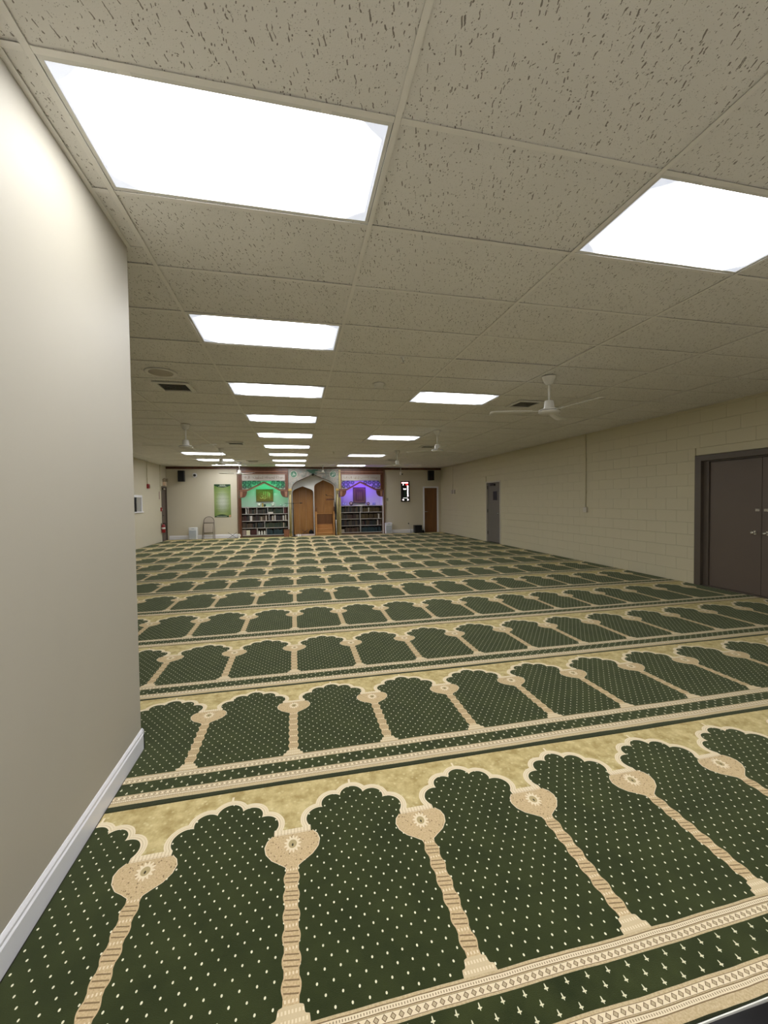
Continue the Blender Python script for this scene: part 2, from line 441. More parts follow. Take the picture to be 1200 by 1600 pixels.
# right wall of painted blocks: openings for two doors
RB = [(11.88, 12.90, 2.06), (3.54, 5.41, 2.12)]
wr = struct(MB().box(RX+0.022, RX+0.25, 12.90, 18.9, -0.01, 3.1).box(RX+0.022, RX+0.25, 5.41, 11.88, -0.01, 3.1)
    .box(RX+0.022, RX+0.25, BY, 3.54, -0.01, 3.1).box(RX+0.022, RX+0.25, 11.88, 12.90, 2.06, 3.1).box(RX+0.022, RX+0.25, 3.54, 5.41, 2.12, 3.1)
    .build('wall_right', M_block), 'painted cream block wall along the right side')
blocks = []
BH, BL, J = 0.2035, 0.4065, 0.0010
for r in range(15):
    z0, z1 = r*BH, min((r+1)*BH, 3.0)
    n = 0; yy = BY + (0.5*BL if r % 2 else 0)
    while yy < 17.5:
        ya, yb = yy, yy+BL; yy += BL
        segs = [(ya, yb)]
        for d0, d1, dz in RB:
            if z0 < dz-0.02:
                ns = []
                for s0, s1 in segs:
                    if s1 <= d0 or s0 >= d1: ns.append((s0, s1)); continue
                    if s0 < d0-0.02: ns.append((s0, d0))
                    if s1 > d1+0.02: ns.append((d1, s1))
                segs = ns
        for s0, s1 in segs:
            zb = z0
            for d0, d1, dz in RB:
                if z0 < dz < z1 and s1 > d0+0.01 and s0 < d1-0.01: zb = dz
            blocks.append((s0+J, min(s1, FY)-J, zb+J, z1-J))
blocks = [b for b in blocks if b[0] < b[1]-0.01]
def blockmesh(mb, b):
    s0, s1, z0, z1 = b; e = 0.0035; xo = RX; xi = RX+0.024; xm = RX+0.0012
    vs = [(xi, s0, z0), (xi, s1, z0), (xi, s1, z1), (xi, s0, z1), (xm, s0, z0), (xm, s1, z0), (xm, s1, z1), (xm, s0, z1),
          (xo, s0+e, z0+e), (xo, s1-e, z0+e), (xo, s1-e, z1-e), (xo, s0+e, z1-e)]
    fs = [(8, 9, 10, 11)]
    for q in (0, 4):
        for i in range(4): fs.append((q+i, q+(i+1) % 4, q+4+(i+1) % 4, q+4+i))
    mb.add(vs, fs)
vis = sorted([b for b in blocks if b[1] > 2.9], key=lambda b: b[0])
cache = {}
for b in vis[:285]:
    key = (round(b[1]-b[0], 3), round(b[3]-b[2], 3))
    if key not in cache:
        q = MB(); blockmesh(q, (0, b[1]-b[0], 0, b[3]-b[2])); q.v = [(v[0]-RX, v[1], v[2]) for v in q.v]
        cache[key] = q.mesh('block'); cache[key].materials.append(M_block)
    o = bpy.data.objects.new('block', cache[key]); C.objects.link(o); o.parent = wr; o.location = (RX, b[0], b[2])
q = MB()
for b in vis[285:] + [b for b in blocks if b[1] <= 2.9]: blockmesh(q, b)
o = q.build('block_courses', M_block, wr); o['kind'] = 'stuff'

# ------------------------------------------------------------------ ceiling: slab, hanging grid, lay-in tiles
ceil = struct(MB().box(LX-0.3, RX+0.3, BY-0.2, 18.9, 3.1, 3.2).build('ceiling', M_concrete), 'suspended ceiling of fissured tiles in a metal grid')
LIT = {(-1, j) for j in (-6, -3, 0, 3, 6, 9, 12, 15, 18, 21, 24)} | {(1, j) for j in (-6, -3, 0, 6, 12, 18, 24)} | {(-3, j) for j in (18, 21, 24)}
VENT = [(-1.45, 5.50), (-1.42, 10.45), (-1.45, 14.85), (3.43, 5.60), (3.50, 10.42), (3.36, 14.0)]
gx = [X0 + i*TX for i in range(-4, 5)]; gy = [Y0 + j*TY for j in range(-6, 26)]
def bar_x(c):     # main runner cross-section at x=c
    ya = BY if c > NX else NY
    mb = MB().box(c-0.012, c+0.012, ya, FY, CEIL, CEIL+0.002).box(c-0.002, c+0.002, ya, FY, CEIL+0.002, CEIL+0.035)
    mb.build('main_runner', M_tbar, ceil)
for c_ in gx: bar_x(c_)
mb = MB()
edges = [(RX-0.022, RX, BY, FY), (LX, LX+0.022, NY, FY), (NX, NX+0.022, BY, NY)]
for e_ in edges: mb.box(*e_, CEIL, CEIL+0.002)
mb.box(NX-4.1, NX, NY, NY+0.022, CEIL, CEIL+0.002).box(LX, RX, FY-0.03, FY, CEIL, CEIL+0.002)
mb.build('wall_angle', M_tbar, ceil)
tee = MB().box(-TX/2+0.013, TX/2-0.013, -0.012, 0.012, 0.0004, 0.0024).mesh('cross_tee'); tee.materials.append(M_tbar)
cache = {}
bx = [LX] + gx + [RX]
def add_tile(xa, xb, ya, yb, i, j):
    wx, wy = xb-xa-0.006, yb-ya-0.006
    key = ('p', round(wx, 3), round(wy, 3))
    if key not in cache:
        hx, hy, e = wx/2, wy/2, 0.004
        cache[key] = MB().add([(-hx, -hy, 0.004), (hx, -hy, 0.004), (hx, hy, 0.004), (-hx, hy, 0.004), (-hx+e, -hy+e, 0), (hx-e, -hy+e, 0), (hx-e, hy-e, 0), (-hx+e, hy-e, 0),
            (-hx, -hy, 0.016), (hx, -hy, 0.016), (hx, hy, 0.016), (-hx, hy, 0.016)],
            [(4, 5, 6, 7), (0, 1, 5, 4), (1, 2, 6, 5), (2, 3, 7, 6), (3, 0, 4, 7), (0, 1, 9, 8), (1, 2, 10, 9), (2, 3, 11, 10), (3, 0, 8, 11), (8, 9, 10, 11)]).mesh('ceiling_tile')
        cache[key].materials.append(M_tile)
    o = bpy.data.objects.new('ceiling_tile', cache[key]); C.objects.link(o); o.parent = ceil
    dz = 0.0065 + random.random()*0.003
    if (i, j) == (1, 3): dz = 0.0150          # the tile sitting noticeably higher
    o.location = ((xa+xb)/2, (ya+yb)/2, CEIL + dz)
    tl = 0.0018
    o.rotation_euler = (random.uniform(-tl, tl), random.uniform(-tl, tl)*0.5, 0)
ntile = 0
for ci in range(len(bx)-1):
    xa, xb = bx[ci], bx[ci+1]; i = ci-5     # i index of left line
    for jj in range(len(gy)+1):
        j = jj-7
        ya = gy[jj-1] if jj > 0 else BY; yb = gy[jj] if jj < len(gy) else FY
        xa_ = xa
        if yb <= NY-0.2 or ya < NY-0.5:
            if xb <= NX+0.01: continue
            xa_ = max(xa, NX)
        straddle = ya < NY and yb > NY and xa_ < NX and xb > NX
        if xb <= NX and ya < NY: ya = NY
        # cross tee at ya
        if jj > 0 and (xb-xa_) > 0.08:
            full = abs(xb-xa_-TX) < 0.01
            if full:
                o = bpy.data.objects.new('cross_tee', tee)
            else:
                key = ('t', round(xb-xa_, 3))
                if key not in cache:
                    cache[key] = MB().box(-(xb-xa_)/2+0.013, (xb-xa_)/2-0.013, -0.012, 0.012, 0.0004, 0.0024).mesh('cross_tee'); cache[key].materials.append(M_tbar)
                o = bpy.data.objects.new('cross_tee', cache[key])
            C.objects.link(o); o.parent = ceil; o.location = ((xa_+xb)/2, ya, CEIL)
        if (i, j) in LIT: continue
        if straddle: spans = [(NX, xb, ya, NY), (xa_, xb, NY, yb)]
        else: spans = [(xa_, xb, ya, yb)]
        for xa_, xb_, ya_, yb_ in spans: add_tile(xa_, xb_, ya_, yb_, i, j)
    continue
# ------------------------------------------------------------------ ceiling light panels
frame = MB(); fx_, fy_ = TX/2-0.014, TY/2-0.014
for (a0, a1, b0, b1) in ((-fx_, fx_, -fy_, -fy_+0.018), (-fx_, fx_, fy_-0.018, fy_), (-fx_, -fx_+0.016, -fy_+0.018, fy_-0.018), (fx_-0.016, fx_, -fy_+0.018, fy_-0.018)):
    frame.box(a0, a1, b0, b1, 0.0035, 0.012)
hous = MB().box(-fx_, fx_, -fy_, fy_, 0.07, 0.074).box(-fx_, fx_, -fy_, -fy_+0.002, 0.012, 0.07).box(-fx_, fx_, fy_-0.002, fy_, 0.012, 0.07).box(-fx_, -fx_+0.002, -fy_, fy_, 0.012, 0.07).box(fx_-0.002, fx_, -fy_, fy_, 0.012, 0.07)
dif = MB().box(-fx_+0.016, fx_-0.016, -fy_+0.018, fy_-0.018, 0.006, 0.009)
latch = MB()
proto = empty('ceiling_light', (0, 0, 0))
frame.build('frame', M_white, proto); hous.build('housing', M_white, proto); dif.build('diffuser', M_diff, proto)
for s in (-0.34, 0.34):
    MB().box(s-0.02, s+0.02, -fy_-0.001, -fy_+0.014, 0.001, 0.0034).build('latch', M_tbar, proto)
first = True
rown = {-1: 'middle row of ceiling lights', 1: 'right-hand row of ceiling lights', -3: 'short far left row of ceiling lights'}
ordn = ['nearest', 'second', 'third', 'fourth', 'fifth', 'sixth', 'seventh', 'eighth', 'ninth']
for i in (-1, 1, -3):
    js = sorted(j for (a_, j) in LIT if a_ == i)
    vn = 0
    for j in js:
        o = proto if first else copy_tree(proto); first = False
        o.location = (X0+(i+0.5)*TX, Y0+(j+0.5)*TY, CEIL)
        if j < 0:
            lab = 'lit white ceiling panel overhead behind the camera, %s' % rown[i]
            if j == -3 and i == 1: lab = 'extra lit panel added unseen just behind the camera to brighten the near room, right-hand side'  # extra panel off the row's spacing, added to brighten near floor and ceiling
            if j == -6: lab = 'lit white ceiling panel furthest behind the camera, %s' % rown[i]
        else:
            lab = 'lit white panel, %s in the %s' % (ordn[vn], rown[i]); vn += 1
            if j == 24: lab = 'lit white panel nearest the far wall in the %s' % rown[i]
        tag(o, lab, 'ceiling light', 'fluorescent ceiling panels')

# ------------------------------------------------------------------ carpet strips
YB = [1.097, 2.319, 3.459, 4.65, 5.891, 7.126, 8.303, 9.45, 10.70, 11.97, 13.27, 14.56, 15.87]
SEAM = -0.242
words = ['nearest the camera', 'second from the camera', 'third from the camera', 'fourth from the camera', 'fifth from the camera', 'sixth from the camera', 'seventh from the camera',
         'seventh from the far wall niches', 'sixth from the far wall niches', 'fifth from the far wall niches', 'fourth from the far wall niches', 'third from the far wall niches', 'second from the far wall niches']
words[7] = 'sixth from the far wall'; words[8] = 'fifth from the far wall'; words[9] = 'fourth from the far wall'
words[10] = 'third from the far wall'; words[11] = 'second from the far wall'; words[12] = 'running along the far wall'
for r, yb in enumerate(YB):
    yn = YB[r+1] if r+1 < len(YB) else yb + 1.24
    P = yn - yb; sc = P/1.222
    th = -0.0030
    y_lo = SEAM if r else -0.232
    y_hi = P + SEAM - 0.002
    if r == len(YB)-1: y_hi = FY - 0.055 - yb
    cx = -0.040 - 0.0030*yb*0.3
    xl = NX + 0.017 if r == 0 else LX + 0.006
    xr = RX - 0.006
    n = int((xr-xl)/0.12); vs = []; fs = []
    rr = random.Random(r)
    ph1, ph2 = rr.random()*6, rr.random()*6
    def wav(xx, q): return 0.0035*math.sin(xx*1.7+q) + 0.0025*math.sin(xx*4.3+q*2)
    H = 0.0085
    XS = sorted([xl + (xr-xl)*k_/n for k_ in range(n+1)] + ([NX+0.0155, NX+0.0165] if r == 1 else [])); n = len(XS)-1
    for X in XS:
        lo = y_lo + wav(X, r*1.3) * (1 if r else 0.5); hi = y_hi + (wav(X, (r+1)*1.3) if r < len(YB)-1 else 0)
        if r == 1 and X < NX+0.016: lo = NY + 0.004 + 0.012 - yb
        lx = X - cx
        for yy, zz in ((lo, -0.009), (lo, H-0.010), (lo+0.004, H-0.008), (hi-0.003, H-0.008), (hi, H-0.0095), (hi, -0.009)):
            vs.append((lx, yy/sc, zz))
    for k_ in range(n):
        for m_ in range(5):
            q0 = k_*6+m_; fs.append((q0, q0+6, q0+7, q0+1))
    o = MB().add(vs, fs).build('prayer_carpet', M_carpet, None, (cx, yb, 0.0))
    o.scale = (1, sc, 1); o.rotation_euler = (0, 0, 0)
    tag(o, 'dark green carpet strip woven with cream-edged prayer niches, %s' % words[r], 'carpet', 'woven prayer carpet strips across the floor')
# edge of the near strip and the black sheet beyond it
o = MB()
vs = []; fs = []
n = 40
for k_ in range(n+1):
    X = -0.6 + 4.4*k_/n; e = 0.862 + 0.004*math.sin(X*5)
    vs += [(X, e, -0.009), (X, e, 0.0005), (X, e-0.003, 0.0005), (X, e-0.0035, -0.009)]
for k_ in range(n):
    for m_ in range(3): q0 = k_*4+m_; fs.append((q0, q0+1, q0+5, q0+4))
tag(MB().add(vs, fs).build('edge_strip', M_white), 'thin white edging strip along the front edge of the nearest carpet', 'edging strip')
vs = []; fs = []; nx, ny = 60, 24
for a_ in range(nx+1):
    for b_ in range(ny+1):
        X = 0.75+1.5*a_/nx; Y = 0.8565 - 0.8*b_/ny
        Z = -0.005 + 0.012*abs(math.sin(X*7+Y*3))*min(1, b_/2)*(0.5+0.5*math.sin(X*3.1-Y*5))
        vs.append((X, Y, Z))
for a_ in range(nx):
    for b_ in range(ny):
        q0 = a_*(ny+1)+b_; fs.append((q0, q0+1, q0+ny+2, q0+ny+1))
tag(MB().add(vs, fs, True).build('black_floor_mat', M_mat_black), 'shiny black floor mat in the lower right corner before the carpet', 'mat')

# ------------------------------------------------------------------ ceiling fans
def blade_mesh():
    vs = []; fs = []; n = 10
    for k_ in range(n+1):
        t = k_/n; r = 0.20 + 0.49*t; wd = 0.055 + 0.018*math.sin(t*PI*0.55)
        if k_ == n: wd *= 0.86
        tilt = math.radians(9); cb = 0.006
        for s_, zz in ((-1, 0), (0, cb), (1, 0)):
            vs.append((r, s_*wd*math.cos(tilt), s_*wd*math.sin(tilt)+zz))
        for s_, zz in ((1, 0), (0, cb), (-1, 0)):
            vs.append((r, s_*wd*math.cos(tilt), s_*wd*math.sin(tilt)+zz-0.003))
    for k_ in range(n):
        for m_ in range(6): q0 = k_*6; fs.append((q0+m_, q0+(m_+1) % 6, q0+6+(m_+1) % 6, q0+6+m_))
    fs += [(0, 1, 2, 3, 4, 5), tuple(n*6+i for i in (5, 4, 3, 2, 1, 0))]
    m = MB().add(vs, fs, True).mesh('blade'); m.materials.append(M_white); return m
BLM = blade_mesh()
def make_fan(drop=0.414):
    t = empty('ceiling_fan', (0, 0, 0))
    MB().lathe([(0.078, -0.004), (0.079, -0.012), (0.055, -0.07), (0.036, -0.098), (0.020, -0.103)], n=24).build('canopy', M_white, t)
    MB().lathe([(0.035, 0.0), (0.035, -0.006)], n=16).build('ceiling_hook_plate', M_darkmetal, t)
    MB().lathe([(0.0125, -0.09), (0.0125, -0.30)], n=12).build('rod', M_white, t)
    MB().lathe([(0.016, -0.282), (0.046, -0.288), (0.052, -0.30), (0.062, -0.375), (0.064, -0.385)], n=24).build('motor_cup', M_white, t)
    mo = MB().lathe([(0.06, -0.382), (0.095, -0.388), (0.118, -0.398), (0.122, -0.412), (0.118, -0.426), (0.090, -0.440), (0.05, -0.446), (0.0, -0.447)], n=28).build('motor', M_white, t)
    MB().ring(0.1215, 0.003, (0, 0, -0.4105), n=28, axis='z').build('dark_band', M_darkmetal, mo)
    for k_ in range(3):
        b = bpy.data.objects.new('blade', BLM); C.objects.link(b); b.parent = t
        b.location = (0, 0, -drop); b.rotation_euler = (0, 0, math.radians(120*k_))
        ir = MB().obox((0.155, 0, 0.003), (0.075, 0, 0), (0, 0.017, 0), (0, 0, 0.0022)).lathe([(0.006, 0.001), (0.006, 0.009)], (0.215, 0.018, 0), 8).lathe([(0.006, 0.001), (0.006, 0.009)], (0.215, -0.018, 0), 8).build('blade_bracket', M_white, b)
    return t
fan0 = make_fan()
fans = [(2.963, 4.30, 162, 'white three-blade ceiling fan nearest the camera, right of the ceiling lights'),
        (-1.97, 8.07, -35, 'white three-blade ceiling fan nearest on the left side beside the near wall edge'),
        (2.91, 8.04, 140, 'second white ceiling fan along the right-hand side, near the right light row'),
        (-1.94, 11.50, 150, 'second ceiling fan on the left side, silhouetted against the far left lights'),
        (2.90, 11.42, 235, 'third white ceiling fan along the right-hand side, hanging before the far wall screen'),
        (-1.97, 15.26, 200, 'third white ceiling fan on the left side, hanging above the green poster'),
        (1.07, 16.35, 232, 'small white ceiling fan hanging before the painted arch of the central niche')]
for k_, (fx, fy, an, lab) in enumerate(fans):
    o = fan0 if k_ == 0 else copy_tree(fan0)
    o.location = (fx, fy, CEIL+0.001); o.rotation_euler = (0, 0, math.radians(an))
    if k_ == 6: o.scale = (0.72, 0.72, 0.68)
    tag(o, lab, 'ceiling fan', 'white ceiling fans')

# ------------------------------------------------------------------ ceiling vents, detector, sprinklers
def make_vent():
    t = empty('ceiling_vent', (0, 0, 0)); R = 0.205
    m = MB()
    for s_ in (-1, 1):
        m.box(-R, R, s_*R-0.045 if s_ > 0 else -R, R if s_ > 0 else -R+0.045, -0.016, 0.0)
        m.box(s_*R-0.045 if s_ > 0 else -R, R if s_ > 0 else -R+0.045, -R+0.045, R-0.045, -0.016, 0.0)
    m.build('frame', M_white, t)
    MB().box(-R+0.02, R-0.02, -R+0.02, R-0.02, -0.002, -0.0005).build('dark_duct', M_darkvoid, t)
    for k_ in range(5):
        MB().obox((0, -0.125+k_*0.0625, -0.0045), (0.155, 0, 0), (0, 0.010, 0.003), (0, -0.0004, 0.0008)).build('louvre', M_tbar, t)
    return t
v0 = make_vent()
vl = ['square air vent with dark louvres beside the round grille at left', 'second square air vent on the left, beyond the first left fan', 'furthest square air vent on the left, near the far wall',
      'square air vent just behind the nearest ceiling fan', 'square air vent just behind the second right-hand fan', 'furthest dark square air vent on the right near the far wall']
for k_, (vx, vy) in enumerate(VENT):
    o = v0 if k_ == 0 else copy_tree(v0); o.location = (vx, vy, CEIL-0.0002); tag(o, vl[k_], 'vent', 'square ceiling air vents')
t = empty('round_ceiling_grille', (-1.44, 4.93, CEIL), 'round flat ceiling grille before the first left air vent', 'ceiling grille')
MB().lathe([(0.165, 0.0), (0.165, -0.006), (0.15, -0.010), (0.125, -0.006)], n=32).build('rim', M_tbar, t)
MB().lathe([(0.124, -0.002), (0.124, -0.0085), (0.0, -0.0095)], n=32).build('grille_face', plain('brown_grille', (0.55, 0.50, 0.42), 0.7), t)
t = empty('smoke_detector', (1.03, 4.95, CEIL), 'small round white smoke detector on the ceiling between the light rows', 'smoke detector')
MB().lathe([(0.075, 0.001), (0.075, -0.008), (0.062, -0.014), (0.058, -0.034), (0.048, -0.042), (0.02, -0.045)], n=24).build('body', M_white, t)
MB().lathe([(0.060, -0.020), (0.060, -0.024)], n=24).build('dark_slot', M_black, t)
for (sx, sy, lab) in ((1.09, 4.00, 'small pendent sprinkler head nearer the camera, right of the middle lights'), (1.10, 11.9, 'small pendent sprinkler head further back near the far lights')):
    t = empty('sprinkler_head', (sx, sy, CEIL), lab, 'sprinkler', 'ceiling sprinkler heads')
    MB().lathe([(0.036, 0.001), (0.036, -0.004), (0.014, -0.010), (0.010, -0.03), (0.012, -0.034)], n=16).build('escutcheon', M_white, t)
    MB().lathe([(0.006, -0.03), (0.006, -0.05), (0.019, -0.051), (0.019, -0.053), (0.004, -0.055)], n=14).build('deflector', M_chrome, t)

# ------------------------------------------------------------------ doors and windows of the side walls
def lever(mb, x, y, z, s):   # knob on a wall facing -x
    mb.lathe([(0.028, 0), (0.028, -0.006*1)], (x, y, z), 16, 'x').lathe([(0.010, 0), (0.010, -0.04), (0.024, -0.048), (0.027, -0.062), (0.020, -0.074), (0.0, -0.077)], (x, y, z), 16, 'x')
# near double door on the right wall
d = struct(empty('door_1', (0, 0, 0)), 'brown steel double door deep in its frame on the right wall')
fr_m = MB()
for (ya, yb) in ((5.30, 5.40), (3.55, 3.65)):
    fr_m.box(RX-0.012, RX+0.05, ya, yb, 0, 2.11)
fr_m.box(RX-0.012, RX+0.05, 3.65, 5.30, 2.02, 2.11)
fr_m.box(RX+0.05, RX+0.14, 5.22, 5.40, 0, 2.08).box(RX+0.05, RX+0.14, 3.55, 3.73, 0, 2.08).box(RX+0.05, RX+0.14, 3.73, 5.22, 2.00, 2.08)
fr_m.build('door_frame', M_brownframe, d, bevel=0.003)
MB().box(RX-0.003, RX+0.02, 5.400, 5.412, 0, 2.118).build('unpainted_edge', plain('weathered_edge', (0.22, 0.18, 0.11), 0.7), d)
for (ya, yb, ky) in ((4.480, 5.217, 4.56), (3.733, 4.474, 4.40)):
    lf = MB().box(RX+0.075, RX+0.12, ya, yb, 0.012, 1.995).build('door_leaf', M_brownsteel, d, bevel=0.002)
    m = MB(); lever(m, RX+0.075, ky, 0.912, 1); m.build('door_knob', M_chrome, lf)
    MB().box(RX+0.0735, RX+0.0755, ky-0.055 if ky > 4.48 else ky, ky if ky > 4.48 else ky+0.05, 1.225, 1.238).build('latch_plate', M_chrome, lf)
    MB().box(RX+0.0735, RX+0.0755, ky-0.055 if ky > 4.48 else ky, ky if ky > 4.48 else ky+0.05, 1.246, 1.256).build('latch_plate', M_chrome, lf)
MB().box(RX+0.03, RX+0.14, 3.65, 5.30, -0.009, 0.010).build('threshold', M_brownframe, d)
struct(MB().box(RX+0.2, RX+0.24, 3.4, 5.5, 0, 2.3).build('wall_behind_door_1', M_darkvoid))
# grey door further back
d = struct(empty('door_2', (0, 0, 0)), 'grey steel door with small window in the right wall')
m = MB().box(RX-0.008, RX+0.10, 11.885, 11.93, 0, 2.055).box(RX-0.008, RX+0.10, 12.85, 12.895, 0, 2.055).box(RX-0.008, RX+0.10, 11.93, 12.85, 2.01, 2.055)
m.build('door_frame', plain('cream_door_frame', (0.55, 0.52, 0.44), 0.4), d)
lf = MB().box(RX+0.045, RX+0.09, 11.935, 12.845, 0.012, 2.005).build('door_leaf', M_greydoor, d)
MB().box(RX+0.038, RX+0.0455, 12.18, 12.45, 1.42, 1.71).build('vision_panel', M_black, lf)
MB().box(RX+0.034, RX+0.0455, 12.165, 12.18, 1.405, 1.725).box(RX+0.034, RX+0.0455, 12.45, 12.465, 1.405, 1.725).box(RX+0.034, RX+0.0455, 12.18, 12.45, 1.71, 1.725).box(RX+0.034, RX+0.0455, 12.18, 12.45, 1.405, 1.42).build('panel_frame', M_greydoor, lf)
m = MB(); lever(m, RX+0.045, 12.02, 0.98, 1); m.build('door_knob', M_chrome, lf)
MB().box(RX-0.01, RX+0.044, 12.30, 12.58, 1.90, 1.96).tube([(RX, 12.35, 1.965), (RX-0.06, 12.55, 1.98), (RX+0.02, 12.75, 2.01)], 0.008).build('door_closer', M_darkmetal, lf)
for z_ in (0.25, 1.0, 1.8): MB().box(RX+0.030, RX+0.046, 12.838, 12.852, z_, z_+0.11).build('hinge', M_darkmetal, lf)
# conduits
def conduit(name, x, y, z0, z1, lab, nx=-1):
    t = empty(name, (x, y, z1), lab, 'conduit', 'surface conduits with boxes')
    MB().tube([(nx*0.014, 0, 0), (nx*0.014, 0, z0-z1)], 0.010, 10).build('pipe', M_block, t)
    for q in (0.35, 0.8):
        zz = (z0-z1)*q
        MB().box(min(0, nx*0.026), max(0, nx*0.026), -0.018, 0.018, zz, zz+0.02).build('strap', M_block, t)
    return t
t = conduit('wall_conduit', RX-0.001, 7.955, 1.24, 2.885, 'tall thin conduit with outlet box mid right wall')
MB().box(-0.045, 0.0, -0.055, 0.055, -1.76, -1.645).build('outlet_box', plain('outlet_box_paint', (0.62, 0.58, 0.48), 0.4), t, bevel=0.004)
t = conduit('wall_conduit', RX-0.001, 15.87, 1.86, 2.885, 'short conduit with two switch boxes near the far right corner')
for s_ in (-0.22, 0.02): MB().box(-0.045, 0.0, s_, s_+0.15, -1.18, -1.03).build('switch_box', plain('switch_box_paint', (0.50, 0.46, 0.38), 0.4), t, bevel=0.004)
# left wall: window, door, fittings
d = struct(empty('window_1', (0, 0, 0)), 'small pass-through window in the far left wall')
m = MB(); fw_ = 0.045
m.box(LX-0.2, LX+0.02, WY0, WY0+0.03, WZ0, WZ1).box(LX-0.2, LX+0.02, WY1-0.03, WY1, WZ0, WZ1).box(LX-0.2, LX+0.02, WY0+0.03, WY1-0.03, WZ1-0.03, WZ1)
m.box(LX, LX+0.02, WY0-fw_, WY0, WZ0-0.02, WZ1+fw_).box(LX, LX+0.02, WY1, WY1+fw_, WZ0-0.02, WZ1+fw_).box(LX, LX+0.02, WY0, WY1, WZ1, WZ1+fw_)
m.build('window_frame', M_trim, d)
MB().box(LX-0.2, LX+0.05, WY0-0.06, WY1+0.06, WZ0-0.04, WZ0).build('window_sill', M_trim, d)
MB().box(LX-0.03, LX-0.015, WY1-0.35, WY1-0.03, WZ0, WZ1-0.03).build('sliding_panel', plain('grey_panel', (0.36, 0.35, 0.32), 0.5), d)
gm, p = newmat('window_glass', 0.05); p.inputs['Base Color'].default_value = (0.05, 0.045, 0.04, 1); p.inputs['Alpha'].default_value = 0.4
MB().box(LX-0.18, LX-0.175, WY0+0.03, WY1-0.03, WZ0, WZ1-0.03).build('pane', gm, d)
struct(MB().box(LX-0.8, LX-0.75, WY0-0.5, WY1+0.5, 0.9, 2.1).build('wall_behind_window_1', plain('dark_brown_room', (0.05, 0.035, 0.025), 0.8, var=0.6, scale=3)))
d = struct(empty('door_3', (0, 0, 0)), 'dark brown door in the far left corner')
MB().box(LX-0.1, LX+0.015, DY0, DY0+0.045, 0, DZ).box(LX-0.1, LX+0.015, DY1-0.045, DY1, 0, DZ).box(LX-0.1, LX+0.015, DY0+0.045, DY1-0.045, DZ-0.05, DZ).build('door_frame', M_brownframe, d)
lf = MB().box(LX-0.07, LX-0.03, DY0+0.045, DY1-0.045, 0.01, DZ-0.05).build('door_leaf', M_brownsteel, d)
MB().lathe([(0.012, 0), (0.012, 0.05)], (LX-0.03, 16.79, 0.98), 12, 'x').tube([(LX+0.02, 16.79, 0.98), (LX+0.02, 16.92, 0.98)], 0.010).build('door_handle', M_black, lf)
MB().box(LX-0.03, LX+0.03, 16.85, 17.10, 1.97, 2.03).build('door_closer', M_chrome, lf)
t = empty('fire_extinguisher', (LX, 16.60, 0.34), 'red fire extinguisher on the wall beside the far left door', 'fire extinguisher')
MB().lathe([(0.055, 0), (0.065, 0.01), (0.065, 0.25), (0.05, 0.29), (0.02, 0.31), (0.02, 0.33)], (0.075, 0, 0), 20).build('cylinder', M_red, t)
MB().lathe([(0.0655, 0.14), (0.0658, 0.145), (0.0658, 0.20), (0.0655, 0.205)], (0.075, 0, 0), 20).build('white_band_sticker', M_white, t)
MB().box(0.06, 0.10, -0.015, 0.015, 0.33, 0.35).box(0.07, 0.16, -0.008, 0.008, 0.35, 0.362).build('valve_handle', M_black, t)
MB().tube([(0.10, 0, 0.335), (0.16, 0.02, 0.30), (0.165, 0.02, 0.15), (0.15, 0.02, 0.08)], 0.009).build('hose', M_black, t)
MB().box(0.0, 0.012, -0.03, 0.03, 0.1, 0.36).build('bracket', M_darkmetal, t)
t = empty('fire_alarm', (LX, 15.28, 1.965), 'square dark red fire alarm below a conduit on the left wall', 'fire alarm')
MB().box(0, 0.05, -0.09, 0.09, 0, 0.15).build('alarm_body', M_red, t, bevel=0.006)
MB().box(0.05, 0.058, -0.055, 0.055, 0.03, 0.11).build('strobe_cover', plain('dark_red', (0.10, 0.008, 0.008), 0.3), t)
t = conduit('wall_conduit', LX+0.001, 15.22, 2.12, 2.885, 'short conduit above the red fire alarm on the left wall', 1)
t = conduit('wall_conduit', LX+0.001, 16.56, 1.92, 2.885, 'thin conduit beside the far left door', 1)
tag(MB().box(LX, LX+0.008, 16.42, 16.52, 1.60, 1.89).build('door_notice', plain('pinkish_notice', (0.45, 0.33, 0.28), 0.6)), 'narrow pinkish notice strip on the wall left of the far door', 'notice')
t = empty('pull_station', (LX, 16.60, 1.15), 'small red pull station beside the far left door', 'alarm switch')
MB().box(0, 0.04, -0.045, 0.045, 0, 0.14).build('pull_body', M_red, t, bevel=0.004); MB().box(0.04, 0.055, -0.03, 0.03, 0.05, 0.07).build('pull_bar', M_white, t)
t = empty('emergency_light', (LX, 17.02, 2.13), 'emergency light with two round heads above the far left door', 'emergency light')
MB().box(0, 0.07, -0.12, 0.12, 0.0, 0.14).build('light_body', plain('warm_cream_plastic', (0.75, 0.55, 0.40), 0.4), t, bevel=0.006)
for s_ in (-0.17, 0.13):
    MB().lathe([(0.02, 0.02), (0.055, 0.05), (0.062, 0.10), (0.055, 0.108), (0.0, 0.11)], (0.0, s_, 0.22), 18, 'x').tube([(0.035, s_*0.6, 0.13), (0.04, s_, 0.21)], 0.012).build('lamp_head', plain('tan_lamp_head', (0.30, 0.25, 0.17), 0.5), t)

